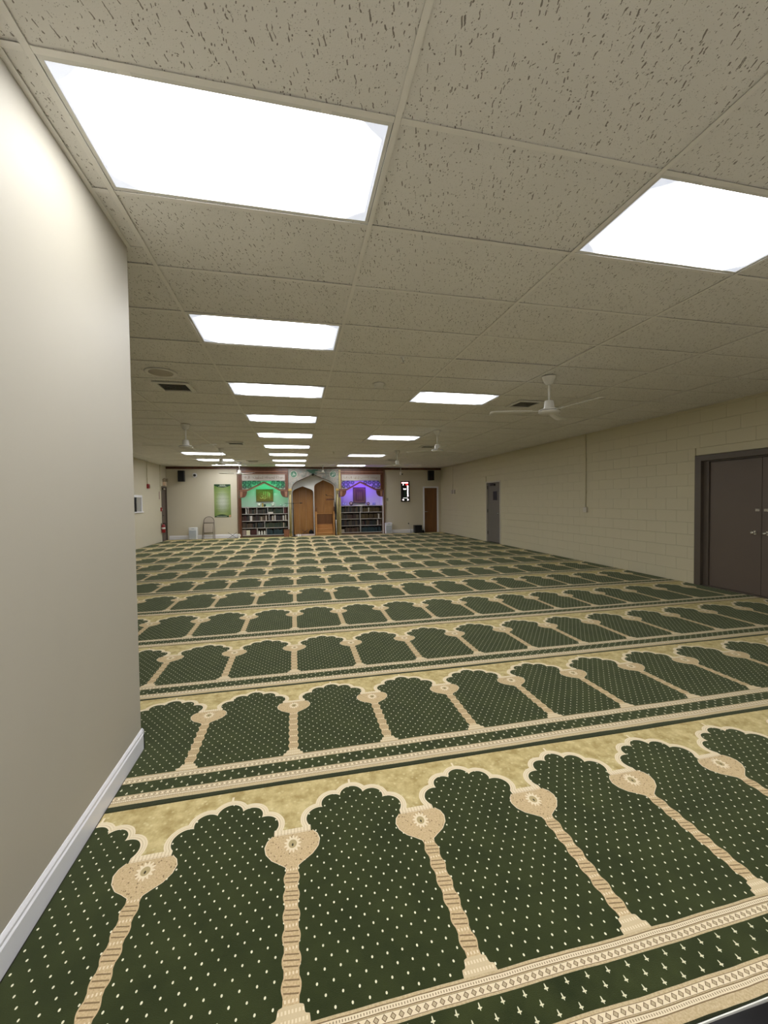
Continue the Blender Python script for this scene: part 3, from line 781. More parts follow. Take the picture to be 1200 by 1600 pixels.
# ------------------------------------------------------------------ far wall fittings, left part
def at(x, z, Y):      # a point seen at (x, z) of the far wall plane, placed at depth Y
    return x*Y/FY, CZ + (z-CZ)*Y/FY
def speaker(x0, x1, z0, z1, lab):
    t = empty('wall_speaker', ((x0+x1)/2, FY, z0), lab, 'speaker', 'black wall speakers')
    w_, h_ = (x1-x0)/2, z1-z0
    MB().prism([(-w_, 0), (w_, 0), (w_, h_), (-w_, h_)], -0.26, -0.08).build('cabinet', M_black, t, bevel=0.01)
    MB().box(-w_+0.015, w_-0.015, -0.268, -0.262, 0.015, h_-0.015).build('grille', M_blackcloth, t)
    MB().box(-0.03, 0.03, -0.08, 0, h_*0.4, h_*0.6).build('bracket', M_darkmetal, t)
speaker(-4.50, -4.27, 2.29, 2.72, 'black wall speaker high in the far left corner')
speaker(5.78, 6.03, 2.33, 2.76, 'black wall speaker high above the far right door')
t = empty('security_camera', (-3.94, FY, 2.55), 'small round security camera high on the wall beside the left speaker', 'camera', 'small security cameras')
MB().lathe([(0.095, 0), (0.095, -0.012), (0.08, -0.02)], (0, 0, 0), 24, 'y').build('mount_plate', M_trim, t)
MB().lathe([(0.045, -0.02), (0.05, -0.05), (0.045, -0.08), (0.025, -0.10), (0, -0.105)], (0.01, 0, 0.0), 20, 'y').build('camera_dome', M_black, t)
t = empty('security_camera', (4.50, FY-0.2, CEIL), 'pendant security camera hanging above the lit schedule screen', 'camera', 'small security cameras')
MB().lathe([(0.035, 0), (0.035, -0.012), (0.014, -0.02), (0.014, -0.20)], n=12).build('drop_pipe', M_white, t)
MB().lathe([(0.03, -0.19), (0.05, -0.21), (0.05, -0.30), (0.03, -0.33), (0, -0.335)], n=16).build('camera_body', M_white, t)
MB().lathe([(0.028, 0.03), (0.032, 0.09), (0, 0.095)], (0.0, 0, -0.29), 14, 'x').build('lens_hood', M_darkmetal, t)

# green text poster
def px0(lst): return lst
t = empty('green_poster', (-2.911, FY-0.004, 0.854), 'tall green printed poster with dark green header and text lines', 'poster')
pw, ph_ = 0.315, 1.339
M_lime, p = newmat('poster_print', 0.35)
x, y, z = sep(objco())
rad = hyp(x*1.35, (z-0.62)*0.75)
link(ramp(rad, [(0.08, (0.60, 0.64, 0.55)), (0.38, (0.28, 0.36, 0.13)), (0.6, (0.11, 0.20, 0.03))]), p.inputs['Base Color'])
MB().box(-pw, pw, -0.004, 0.002, 0, ph_).build('paper', M_lime, t)
M_dg = plain('dark_green_ink', (0.006, 0.035, 0.012), 0.4)
arc = [(-pw+0.004+2*(pw-0.004)*k_/16, 1.20+0.09*(abs(k_-8)/8)**2) for k_ in range(17)]
MB().prism([(-pw+0.004, ph_-0.004)] + arc + [(pw-0.004, ph_-0.004)], -0.006, -0.0042).build('header_band', M_dg, t)
arc = [(-pw+0.004+1.75*(pw-0.004)*k_/16, 0.03+0.085*(1-(abs(k_-8)/8)**2)) for k_ in range(17)]
MB().prism([(-pw+0.004, 0.004)] + arc + [(pw-0.085, 0.004)], -0.006, -0.0042).build('footer_band', M_dg, t)
M_ink = plain('white_ink', (0.75, 0.80, 0.68), 0.5); M_ink2 = plain('green_ink', (0.10, 0.17, 0.06), 0.5)
rr = random.Random(3)
tx = MB()
for (zz, w0, hh) in ((1.285, 0.10, 0.022), (1.245, 0.14, 0.012)):
    xx = -w0
    while xx < w0:
        l = rr.uniform(0.012, 0.03); tx.box(xx, xx+l, -0.008, -0.0062, zz, zz+hh); xx += l+0.008
tx.build('heading_text', M_ink, t)
tx = MB(); zz = 1.17
while zz > 0.20:
    xx = -0.25
    while xx < 0.25:
        l = rr.uniform(0.02, 0.055); tx.box(xx, min(xx+l, 0.26), -0.0055, -0.0042, zz, zz+0.009); xx += l+0.009
    zz -= 0.027 if rr.random() > 0.2 else 0.05
tx.build('body_text', M_ink2, t)
tx = MB(); xx = -0.24
while xx < 0.14:
    l = rr.uniform(0.015, 0.03); tx.box(xx, xx+l, -0.008, -0.0062, 0.035, 0.05); xx += l+0.007
tx.build('footer_text', M_ink, t)
MB().prism([(0.23, 0.01), (0.30, 0.01), (0.30, 0.09), (0.27, 0.10), (0.24, 0.07)], -0.006, -0.0042).build('flower_print', plain('orange_print', (0.6, 0.35, 0.2), 0.5), t)

# folded metal chair leaning on the wall
t = empty('folding_chair', (-3.42, 17.08, 0.0008), 'beige metal folding chair standing folded against the far wall', 'chair')
lean = 0.16
def cp(x, s, off=0):    # s = height, leaning back towards the wall
    return (x, lean*s/0.9 - off, s)
outer = [cp(-0.235, 0.0), cp(-0.215, 0.45), cp(-0.19, 0.70)] + [cp(-0.19*math.cos(a_*PI/10), 0.72+0.17*math.sin(a_*PI/10)) for a_ in range(0, 11)] + [cp(0.19, 0.70), cp(0.215, 0.45), cp(0.235, 0.0)]
MB().tube(outer, 0.0125, 10).build('back_frame', M_tubegrey, t)
for s_ in (-1, 1):
    MB().tube([(s_*0.18, -0.035, 0.012), (s_*0.175, 0.02, 0.35), (s_*0.17, 0.075, 0.62)], 0.011, 8).build('front_leg', M_tubegrey, t)
    MB().lathe([(0.016, 0), (0.016, 0.03)], (s_*0.235, 0, 0.0), 10).build('rubber_foot', M_black, t)
MB().prism([(-0.175, 0.0), (0.175, 0.0), (0.168, 0.08)] + [(0.168*math.cos(a_*PI/10), 0.09+0.125*math.sin(a_*PI/10)) for a_ in range(0, 11)] + [(-0.168, 0.08)], -0.006, 0.006).build('backrest', M_beige, t, (0, 0.118, 0.655))
MB().box(-0.170, 0.170, -0.010, 0.010, 0.27, 0.62).build('seat', M_beige, t, (0, 0.045, 0), bevel=0.008)
MB().tube([cp(-0.20, 0.645), cp(0.20, 0.645)], 0.012, 8).build('upper_crossbar', M_darkmetal, t)
MB().tube([(-0.18, 0.005, 0.245), (0.18, 0.005, 0.245)], 0.011, 8).build('lower_crossbar', M_darkmetal, t)
MB().tube([(-0.178, -0.022, 0.10), (0.178, -0.022, 0.10)], 0.008, 8).build('foot_crossbar', M_beige, t)

def heater(x, lab):
    t = empty('air_purifier', (x, 17.10, 0), lab, 'air purifier', 'white floor air purifiers')
    MB().box(-0.15, 0.15, -0.09, 0.11, 0.012, 0.485).build('body', M_whitepl, t, bevel=0.02)
    MB().box(-0.125, 0.125, -0.098, -0.0905, 0.04, 0.365).build('grille_panel', M_greypl, t, bevel=0.004)
    for k_ in range(7): MB().box(-0.12, 0.12, -0.102, -0.0985, 0.06+k_*0.042, 0.066+k_*0.042).build('grille_rib', M_whitepl, t)
    MB().box(-0.05, 0.05, -0.094, -0.0905, 0.42, 0.45).build('control_strip', M_greypl, t)
    for sx in (-0.12, 0.12): MB().box(sx-0.02, sx+0.02, -0.07, 0.09, 0.0, 0.012).build('foot', M_black, t)
heater(-3.985, 'white air purifier with grey front left of the folding chair')
heater(3.915, 'white air purifier with grey front beside the right bookcase')
# folding floor stand
t = empty('folding_stand', (-2.52, 17.12, 0), 'low black crossed folding stand on the floor below the poster', 'stand')
for s_ in (-1, 1):
    MB().obox((0, s_*0.05, 0.125), (0.16*s_*1.0, 0, 0.118), (0, 0.012, 0), (0.004, 0, -0.004*s_)).build('crossed_leg', M_darkmetal, t)
    MB().obox((0, -s_*0.05, 0.125), (-0.16*s_*1.0, 0, 0.118), (0, 0.012, 0), (0.004, 0, 0.004*s_)).build('crossed_leg', M_darkmetal, t)
MB().box(-0.20, -0.16, -0.07, 0.07, 0.0, 0.014).box(0.16, 0.20, -0.07, 0.07, 0, 0.014).build('foot_bar', M_darkmetal, t)
MB().box(-0.10, 0.12, -0.09, 0.02, 0.0, 0.03).build('folded_cloth', plain('grey_cloth', (0.35, 0.34, 0.33), 0.9), t, bevel=0.01)
t = empty('floor_fan', (-2.28, 17.16, 0), 'small round white fan on the floor by the left bookcase', 'floor fan')
MB().lathe([(0.055, 0), (0.055, 0.012), (0.02, 0.02), (0.015, 0.05)], n=16).build('fan_base', M_white, t)
MB().ring(0.06, 0.008, (0, 0, 0.11)).build('guard', M_white, t)
MB().lathe([(0.02, -0.012), (0.058, 0.0), (0.05, 0.02), (0.02, 0.04)], (0, 0, 0.11), 18, 'y').build('fan_head', M_white, t)

# ------------------------------------------------------------------ carved niches with bookcases
def arch_line(x0, x1, xa, zl, za, fl):      # flat shoulders then straight gable
    return [(x0, zl), (x0+fl, zl), (xa, za), (x1-fl, zl), (x1, zl)]
def thick(mb, pts, t_, y0, y1):
    for (xa, za), (xb, zb) in zip(pts, pts[1:]):
        d_ = Vector((xb-xa, zb-za)).normalized(); n_ = Vector((-d_[1], d_[0]))
        if n_[1] < 0: n_ = -n_
        e = d_*0.006
        mb.prism([(xa-e[0], za-e[1]), (xb+e[0], zb+e[1]), (xb+e[0]+n_[0]*t_, zb+e[1]+n_[1]*t_), (xa-e[0]+n_[0]*t_, za-e[1]+n_[1]*t_)], y0, y1)
def niche(x0, x1, xp, side, ledcol, seed):
    rr = random.Random(seed)
    xm = (x0+x1)/2
    t = empty('niche_surround', (xm, FY, 0), 'carved red-brown wooden surround with gable arch and writing panel over the %s bookcase' % side, 'surround', 'carved niche surrounds')
    L, Rr = x0-xm, x1-xm
    yf = -0.055
    # posts
    MB().box(L-0.02, L+0.065, yf-0.01, 0.06, 1.94, 2.80).box(L-0.02, L+0.065, yf-0.01, 0.06, 0, 1.62).build('left_post', M_mahog if side == 'left' else M_olive, t)
    MB().box(Rr-0.065, Rr+0.02, yf-0.01, 0.06, 1.94, 2.80).build('right_post', M_mahog, t)
    MB().box(L-0.02, Rr+0.02, yf, 0.06, 2.61, 2.80).build('head_board', M_mahog, t)
    MB().box(L-0.02, Rr+0.02, yf-0.03, yf, 2.69, 2.725).box(L+0.05, Rr-0.05, yf-0.015, yf, 2.595, 2.615).build('head_moulding', M_mahogL, t)
    MB().box(L+0.065, L+0.105, yf, 0.04, 1.98, 2.61).box(Rr-0.105, Rr-0.065, yf, 0.04, 1.98, 2.61).build('inner_stile', M_mahog, t)
    pn = MB().box(L+0.105, Rr-0.105, yf+0.02, 0.03, 2.33, 2.595).build('writing_panel', plain('silver_panel', (0.42, 0.38, 0.34), 0.3, 0.1, var=0.1), t)
    wr_ = MB()
    for row_ in (2.44,):
        xx = L+0.20
        while xx < Rr-0.2:
            l = rr.uniform(0.03, 0.10); h = rr.uniform(0.02, 0.06); kind = rr.random()
            if kind < 0.4: wr_.tube([(xx, yf+0.016, row_+h), (xx+l*0.3, yf+0.016, row_-0.02), (xx+l*0.8, yf+0.016, row_-0.03), (xx+l, yf+0.016, row_+h*0.6)], 0.0055, 5)
            elif kind < 0.7: wr_.tube([(xx, yf+0.016, row_+0.09), (xx+0.008, yf+0.016, row_-0.03)], 0.006, 5)
            else: wr_.tube([(xx, yf+0.016, row_+0.02), (xx+l*0.5, yf+0.016, row_+0.05), (xx+l, yf+0.016, row_)], 0.005, 5).lathe([(0.008, -0.004), (0.008, 0.0)], (xx+l/2, yf+0.018, row_-0.05), 8, 'y')
            xx += l*0.8+0.012
    wr_.build('raised_calligraphy', plain('bronze_lettering', (0.22, 0.14, 0.09), 0.4), pn)
    # gable moulding, board edges
    xpl = xp-xm
    pts = arch_line(L+0.0, Rr-0.0, xpl, 1.93, 2.25, 0.33)
    m = MB(); thick(m, pts, 0.045, yf-0.02, 0.03); m.build('gable_moulding', M_mahog, t)
    m = MB(); thick(m, [(a_, b_-0.022) for a_, b_ in pts], 0.022, yf-0.03, 0.03); m.build('gable_edge', M_mahogL, t)
    # corbels
    for s_, xx in ((1, L), (-1, Rr)):
        cv = [(xx, 1.908), (xx+s_*0.34, 1.908)] + [(xx+s_*(0.34-0.20*math.sin(k_*PI/16)), 1.908-0.27*(1-math.cos(k_*PI/16))) for k_ in range(1, 9)] + [(xx, 1.638)]
        cv = [(xx, 1.908), (xx+s_*0.30, 1.908)] + [(xx+s_*(0.12+0.18*math.cos(k_*PI/16)), 1.638+0.27*(1-math.sin(k_*PI/16))) for k_ in range(1, 9)] + [(xx, 1.625)]
        cb = MB().prism(cv, yf, 0.02).build('corbel', M_mahog, t)
        MB().prism([(xx+s_*0.025, 1.88), (xx+s_*0.13, 1.88), (xx+s_*0.105, 1.67), (xx+s_*0.04, 1.66)], yf-0.008, yf-0.0005).build('corbel_panel', M_mahogL, cb)
    # open scroll lattice between panel and gable
    def gz(x_):
        if abs(x_-xpl) > (Rr-L)/2-0.33: return 1.98
        return 2.30 - 0.32*abs(x_-xpl)/((Rr-L)/2-0.33)
    lm = MB(); n = 9
    sp_ = (Rr-L-0.21)/n
    for k_ in range(n):
        cxx = L+0.105+sp_*(k_+0.5)
        zb = gz(cxx)+0.02; zt = 2.325
        zc = zt - sp_*0.42
        while zc-sp_*0.30 > zb-0.06:
            R_ = sp_*0.38
            if zc - R_ > zb - 0.05:
                lm.ring(R_, 0.012, (cxx, -0.005, zc), 18, 5); lm.ring(R_*0.5, 0.014, (cxx, -0.005, zc), 12, 5)
                for q in range(4):
                    a_ = q*PI/2+0.5; lm.tube([(cxx+R_*0.5*math.cos(a_), -0.005, zc+R_*0.5*math.sin(a_)), (cxx+R_*math.cos(a_), -0.005, zc+R_*math.sin(a_))], 0.010, 5)
            zc -= sp_*0.85
        lm.box(cxx-sp_/2-0.004, cxx-sp_/2+0.004, -0.012, 0.002, max(zb, gz(cxx-sp_/2)), 2.33)
    lm.box(L+0.105, Rr-0.105, -0.012, 0.002, 2.318, 2.332)
    o = lm.build('scroll_lattice', plain('dark_green_scroll', (0.02, 0.05, 0.045), 0.4), t)
    # cream backing bits of the lattice
    m = MB()
    for s_, xx in ((1, L+0.105), (-1, Rr-0.105)):
        m.prism([(xx, 1.985), (xx+s_*0.25, 1.985), (xx, 2.12)], 0.003, 0.010)
        m.prism([(xx, 2.32), (xx+s_*0.10, 2.32), (xx, 2.20)], 0.003, 0.010)
    m.build('lattice_backing', plain('cream_enamel', (0.62, 0.60, 0.52), 0.5), t)
    # alcove
    al = MB().box(x0-0.03, x0, FY+0.06, 18.0, 0, 2.86).box(x1, x1+0.03, FY+0.06, 18.0, 0, 2.86).box(x0-0.03, x1+0.03, 17.97, 18.0, 0, 2.86).box(x0-0.03, x1+0.03, FY+0.06, 17.97, 2.75, 2.86)
    struct(al.build('wall_%s_alcove' % side, M_alcove), 'alcove walls above the %s bookcase washed by coloured light' % side)
    # LED strip on the back of the gable
    t2 = empty('led_strip', (xm, FY+0.07, 2.3), 'hidden %s LED strip behind the gable arch of the %s niche' % ('green' if side == 'left' else 'violet', side), 'light strip', 'coloured niche lights')
    m = MB()
    for s_ in (-1, 1):
        m.obox((xpl+s_*0.30, 0.0, -0.180), (0.24, 0, -0.116*s_), (0, 0.008, 0), (0.002, 0, 0.006))
    m.build('light_tape', glow('led_'+side, ledcol, 32.0 if side == 'left' else 75.0), t2)
niche(-2.255, -0.335, -1.28, 'left', (0.0, 1.0, 0.36), 1)
niche(1.815, 3.725, 2.731, 'right', (0.22, 0.08, 1.0), 2)
tag(MB().box(-2.345, -2.28, FY-0.05, FY-0.001, 0, 2.80).build('wood_post', M_walnut), 'brown wooden post at the left end of the carved woodwork', 'post', 'end posts of the woodwork')
tag(MB().box(3.75, 3.82, FY-0.05, FY-0.001, 0, 2.80).build('wood_post', M_walnut), 'brown wooden post at the right end of the carved woodwork', 'post', 'end posts of the woodwork')

# bookcases
SH = [0.09, 0.385, 0.675, 0.965, 1.245]
def bookcase(x0, x1, lab):
    t = empty('bookcase', ((x0+x1)/2, 17.42, 0), lab, 'bookcase', 'bookcases in the niches')
    L, Rr = x0-(x0+x1)/2, x1-(x0+x1)/2
    for sx in (L, Rr-0.022): MB().box(sx, sx+0.022, 0, 0.30, 0, 1.25).build('side_panel', M_walnut, t)
    MB().box(L+0.022, Rr-0.022, 0.285, 0.30, 0.02, 1.25).build('back_panel', plain('dark_back', (0.05, 0.035, 0.025), 0.8), t)
    for k_, z_ in enumerate(SH):
        MB().box(L+0.022, Rr-0.022, -0.004, 0.285, z_-0.022, z_).build('shelf', M_shelf if k_ < 4 else M_shelf, t)
    MB().box(L+0.022, Rr-0.022, 0.02, 0.04, 0, SH[0]-0.022).build('plinth', M_walnut, t)
    return t
bl = bookcase(-2.25, -0.34, 'low four-shelf bookcase full of books in the green-lit left niche')
br = bookcase(1.82, 3.72, 'low four-shelf bookcase full of books in the violet-lit right niche')
def divider(par, xw, lvl):
    x_ = xw - par.location.x
    MB().box(x_-0.011, x_+0.011, 0.0, 0.285, SH[lvl], SH[lvl+1]-0.022).build('divider', M_shelf, par)
for x_, l in ((-1.94, 3), (-1.60, 3), (-1.17, 3), (-0.525, 3), (-1.118, 2), (-1.296, 1), (-1.597, 0), (-1.235, 0)): divider(bl, x_, l)
for x_, l in ((2.735, 3), (2.80, 3), (2.72, 2), (2.735, 1), (2.735, 0)): divider(br, x_, l)
BM = {}
def bcol(c): 
    if c not in BM: BM[c] = plain('book_cover', c if max(c) > 0.3 else tuple(q*0.6 for q in c), 0.6, var=0.2, scale=30)
    return BM[c]
dark = [(0.05, 0.03, 0.02), (0.035, 0.03, 0.025), (0.09, 0.05, 0.03), (0.02, 0.035, 0.03), (0.06, 0.012, 0.012), (0.02, 0.025, 0.04), (0.10, 0.08, 0.05), (0.14, 0.10, 0.06)]
pale = [(0.5, 0.46, 0.38), (0.36, 0.30, 0.24), (0.55, 0.53, 0.5)]
green_ = [(0.02, 0.05, 0.03), (0.03, 0.06, 0.04), (0.06, 0.07, 0.035)]
blue_ = [(0.012, 0.05, 0.07), (0.015, 0.06, 0.075), (0.01, 0.035, 0.05)]
gold_ = [(0.10, 0.07, 0.025), (0.13, 0.09, 0.03), (0.08, 0.05, 0.02)]
pages = plain('book_pages', (0.6, 0.55, 0.42), 0.8)
bmesh_cache = {}
def book(x, z, wd, hh, dp, c, lab, grp):
    kk = (round(wd, 3), round(hh, 2), round(dp, 2), c)
    if kk not in bmesh_cache:
        a_ = MB().box(0, 0.003, 0, dp, 0, hh).box(wd-0.003, wd, 0, dp, 0, hh).box(0, wd, -0.003, 0.0, 0, hh).mesh('cover'); a_.materials.append(bcol(c))
        b_ = MB().box(0.003, wd-0.003, 0.001, dp-0.006, 0.005, hh-0.006).mesh('pages'); b_.materials.append(pages)
        bmesh_cache[kk] = (a_, b_)
    a_, b_ = bmesh_cache[kk]
    o = bpy.data.objects.new('book', a_); C.objects.link(o); o.location = (x, 17.45, z)
    q = bpy.data.objects.new('pages', b_); C.objects.link(q); q.parent = o
    tag(o, lab, 'book', grp)
lvlname = ['bottom', 'second lowest', 'second highest', 'top']
BC = {}
def cname(c):
    r_, g_, b_ = c
    if max(c) > 0.3: return 'pale'
    if r_ > 3*g_: return 'dark red'
    if b_ > r_*1.6: return 'dark blue'
    if g_ > r_*1.15: return 'dark green'
    return 'light brown' if r_ > 0.08 else 'dark brown'
def fill(side, x0, x1, lvl, cols, rr, hmin=0.17, hmax=0.235, wmin=0.034, wmax=0.052, gap=0.05, palep=0.1):
    xx = x0+0.004; global BC
    while xx < x1-wmax-0.002:
        if rr.random() < gap: xx += rr.uniform(0.02, 0.05); continue
        wd = round(rr.uniform(wmin, wmax)/0.004)*0.004; hh = round(rr.uniform(hmin, hmax), 2)
        pc = rr.random() < palep; c = rr.choice(pale if pc else cols)
        tone = 'pale' if pc else 'dark'
        if xx+wd > x1-0.002: break
        sh = lvlname[lvl]+(' shelf from the floor' if lvl in (1, 2) else ' shelf')
        BC[(side, lvl)] = BC.get((side, lvl), 0) + 1; nb = BC[(side, lvl)]
        on = '%d%s' % (nb, 'th' if 10 < nb % 100 < 14 else {1: 'st', 2: 'nd', 3: 'rd'}.get(nb % 10, 'th'))
        book(xx, SH[lvl]+0.001, wd, hh, 0.17, c, '%s book, %s from the left, %s shelf of the %s bookcase' % (cname(c), on, lvlname[lvl], side), 'books on the %s shelf, %s bookcase' % (lvlname[lvl], side))
        xx += wd+0.002
rr = random.Random(11)
Lf, Rt = 'left', 'right'
for args in ((Lf, -2.05, -1.955, 3, pale), (Lf, -1.925, -1.615, 3, dark), (Lf, -1.585, -1.185, 3, dark), (Lf, -1.155, -0.54, 3, green_), (Lf, -0.51, -0.365, 3, [(0.12, 0.02, 0.02)]),
             (Lf, -2.2, -1.135, 2, dark), (Lf, -1.10, -0.37, 2, dark), (Lf, -2.2, -1.31, 1, dark), (Lf, -1.28, -0.37, 1, green_),
             (Lf, -1.86, -1.61, 0, [(0.08, 0.015, 0.015)]), (Lf, -1.22, -0.56, 0, blue_)): fill(*args, rr, palep=0.10 if args[3] == 2 else 0.02)
for args in ((Rt, 1.86, 2.71, 3, dark), (Rt, 2.82, 3.69, 3, gold_), (Rt, 1.86, 2.70, 2, dark), (Rt, 2.74, 3.69, 2, gold_), (Rt, 1.86, 2.71, 1, dark), (Rt, 2.76, 3.69, 1, dark),
             (Rt, 2.05, 2.71, 0, dark), (Rt, 2.76, 3.69, 0, blue_)): fill(*args, rr, palep=0.08 if (args[3] in (2, 3) and args[1] < 2) else 0.03)
def crate(name, x0, x1, y0, z0, h, col, lab, cat, d=0.14):
    t = empty(name, ((x0+x1)/2, y0, z0), lab, cat)
    w_ = (x1-x0)/2
    MB().box(-w_, w_, 0, d, 0, h*0.8).build('box_body', plain(name+'_board', col, 0.7), t, bevel=0.002)
    MB().box(-w_-0.003, w_+0.003, -0.003, d+0.003, h*0.8, h).build('box_lid', plain(name+'_lid', tuple(min(1, c*1.15) for c in col), 0.7), t, bevel=0.002)
crate('cream_box', -2.03, -1.89, 17.44, SH[0], 0.20, (0.70, 0.66, 0.48), 'cream square box on the bottom shelf of the left bookcase', 'box')
crate('pinkish_box', -2.20, -2.05, 17.44, SH[0], 0.22, (0.30, 0.22, 0.19), 'pinkish-brown box at the left end of the bottom shelf', 'box')
crate('flat_box', -1.145, -0.95, 17.44-0.001, SH[3]+0.24-0.24, 0.07, (0.62, 0.58, 0.54), 'flat white box before the green books on the top shelf', 'box', 0.008)
crate('grey_box', 1.86, 2.03, 17.44, SH[0], 0.13, (0.38, 0.33, 0.27), 'greyish low box on the bottom shelf of the right bookcase', 'box')
for k_, xx in enumerate((-1.53, -1.42, -1.31)):
    tag(MB().lathe([(0.030, 0), (0.034, 0.012), (0.036, 0.10), (0.030, 0.125), (0.022, 0.14), (0.022, 0.16)], n=14).build('jar', M_white, None, (xx, 17.50, SH[0]+0.001)),
        ['left', 'middle', 'right'][k_]+' one of the three small white jars on the bottom shelf of the left bookcase', 'jar', 'white jars on the bottom shelf')

# things on the bookcases and hung in the niches
def plate(x, z, r, c1_, c2_, lab, grp):
    t = empty('display_plate', (x, 17.55, 1.246), lab, 'plate', grp)
    MB().lathe([(r*0.3, -0.004), (r*0.55, 0.0), (r*0.75, -0.012), (r, -0.02), (r, -0.025), (r*0.7, -0.016)], (0, 0.0, r+0.012), 24, 'y').build('plate_dish', c1_, t)
    MB().lathe([(r*0.55, -0.010), (r*0.3, -0.012), (0, -0.013)], (0, -0.012, r+0.012), 20, 'y').build('plate_centre', c2_, t)
    MB().box(-0.035, 0.035, -0.03, 0.03, 0, 0.012).tube([(0, 0.02, 0.01), (0, 0.025, r)], 0.004, 5).build('plate_stand', M_darkmetal, t)
silver = plain('silver_plate', (0.55, 0.55, 0.52), 0.3, 0.3); pearl = plain('pearl_centre', (0.75, 0.72, 0.66), 0.4)
plate(*[at(-1.49, 0, 17.55)[0]], 0, 0.085, silver, pearl, 'round silvery display plate left of the bright gold picture', 'plates on the left bookcase')
plate(at(-0.95, 0, 17.55)[0], 0, 0.085, silver, pearl, 'round silvery display plate right below the bright gold picture', 'plates on the left bookcase')
dk = plain('dark_plate', (0.07, 0.05, 0.05), 0.4); dk2 = plain('rose_centre', (0.40, 0.28, 0.26), 0.4)
plate(at(2.32, 0, 17.55)[0], 0, 0.090, dk, dk2, 'dark round plate left of the tall picture in the violet niche', 'plates on the right bookcase')
plate(at(3.07, 0, 17.55)[0], 0, 0.070, dk, dk2, 'smaller dark round plate right of the tall picture in the violet niche', 'plates on the right bookcase')
t = empty('wooden_box', (-1.37, 17.52, 1.246), 'small brown upright box between the silvery plates', 'box')
MB().box(-0.03, 0.03, -0.03, 0.03, 0, 0.15).build('box_body', M_gold, t, bevel=0.003); MB().box(-0.034, 0.034, -0.034, 0.034, 0.15, 0.165).build('box_lid', M_mahog, t)
t = empty('black_clock', (-1.285, 17.50, 1.246), 'small black oval clock standing below the gold picture', 'clock')
MB().lathe([(0.045, 0.02), (0.05, 0.0), (0.045, -0.02)], (0, 0, 0.07), 20, 'y').box(-0.035, 0.035, -0.02, 0.02, 0, 0.02).build('clock_case', M_black, t)
MB().lathe([(0.034, -0.021), (0.0, -0.022)], (0, 0, 0.07), 20, 'y').build('clock_face', M_darkmetal, t)
for k_, xx in enumerate((-0.64, -0.54, -0.46)):
    tag(MB().lathe([(0.03, 0), (0.034, 0.01), (0.036, 0.09), (0.03, 0.09), (0.028, 0.012)], n=14).build('glass_cup', plain('greenish_glass', (0.35, 0.45, 0.40), 0.15), None, (xx, 17.52, 1.247)),
        ['left', 'middle', 'right'][k_]+' one of the three small cups at the right end of the left bookcase top', 'cup', 'cups on the left bookcase')
bgl = plain('bluish_glass', (0.25, 0.27, 0.55), 0.15)
for k_, xx in enumerate((2.00, 2.09, 3.33, 3.40)):
    tag(MB().lathe([(0.028, 0), (0.032, 0.01), (0.036, 0.12), (0.03, 0.12), (0.028, 0.012)], n=14).build('glass_cup', bgl, None, (xx, 17.52, 1.247)),
        ['leftmost', 'second from left', 'second from right', 'rightmost'][k_]+' of the four bluish glasses on the right bookcase', 'cup', 'glasses on the right bookcase')
t = empty('open_book', (2.70, 17.52, 1.246), 'open white book lying below the tall picture on the right bookcase', 'book')
for s_ in (-1, 1):
    MB().prism([(0, 0.018), (s_*0.06, 0.03), (s_*0.15, 0.012), (s_*0.15, 0.0), (0, 0.0)], -0.09, 0.09).build('page_block', M_white, t)
tag(MB().prism([(-0.12, 0), (0.12, 0), (0.11, 0.012), (-0.11, 0.012)], -0.05, 0.05).build('white_cloth', M_white, None, (-1.17, 17.50, 1.247)), 'folded white cloth lying on top of the left bookcase', 'cloth')
def picture(x0, x1, z0, z1, fm, im, lab, Y=17.93):
    (a_, za), (b_, zb) = at(x0, z0, Y), at(x1, z1, Y)
    t = empty('framed_picture', ((a_+b_)/2, Y, za), lab, 'picture'); w_, h_ = (b_-a_)/2, zb-za; f_ = 0.05
    m = MB().box(-w_, w_, -0.035, 0.03, 0, f_).box(-w_, w_, -0.035, 0.03, h_-f_, h_).box(-w_, -w_+f_, -0.035, 0.03, f_, h_-f_).box(w_-f_, w_, -0.035, 0.03, f_, h_-f_)
    m.build('picture_frame', fm, t, bevel=0.006)
    MB().box(-w_+f_, w_-f_, -0.012, 0.02, f_, h_-f_).build('picture_panel', im, t)
    return t, w_, h_
t, w_, h_ = picture(-1.607, -0.93, 1.472, 1.984, plain('old_gold_frame', (0.26, 0.13, 0.03), 0.4, 0.3), plain('bronze_field', (0.32, 0.15, 0.03), 0.5, 0.2, var=0.5, scale=20), 'gold framed calligraphy picture glowing in the green niche')
m = MB(); yy = -0.018
m.tube([(-0.20, yy, 0.16), (-0.12, yy, 0.13), (-0.06, yy, 0.20), (-0.10, yy, 0.25), (-0.15, yy, 0.22)], 0.014, 6)
m.tube([(-0.08, yy, 0.15), (0.0, yy, 0.11), (0.07, yy, 0.16), (0.03, yy, 0.21), (-0.03, yy, 0.18)], 0.014, 6)
for xx, h0, h1 in ((-0.04, 0.25, 0.42), (0.04, 0.22, 0.43), (0.12, 0.12, 0.42), (0.17, 0.14, 0.40), (0.21, 0.10, 0.36)): m.tube([(xx, yy, h0), (xx+0.004, yy, h1)], 0.010, 6)
m.build('gold_calligraphy', plain('bright_gold', (1.0, 0.72, 0.30), 0.35, 0.0), t)
t, w_, h_ = picture(2.412, 2.962, 1.36, 2.044, plain('dark_brown_frame', (0.10, 0.06, 0.04), 0.4), wood('brown_cloth_print', (0.07, 0.035, 0.015), (0.16, 0.09, 0.04), 0.6), 'tall brown framed picture standing in the violet niche')
m = MB()
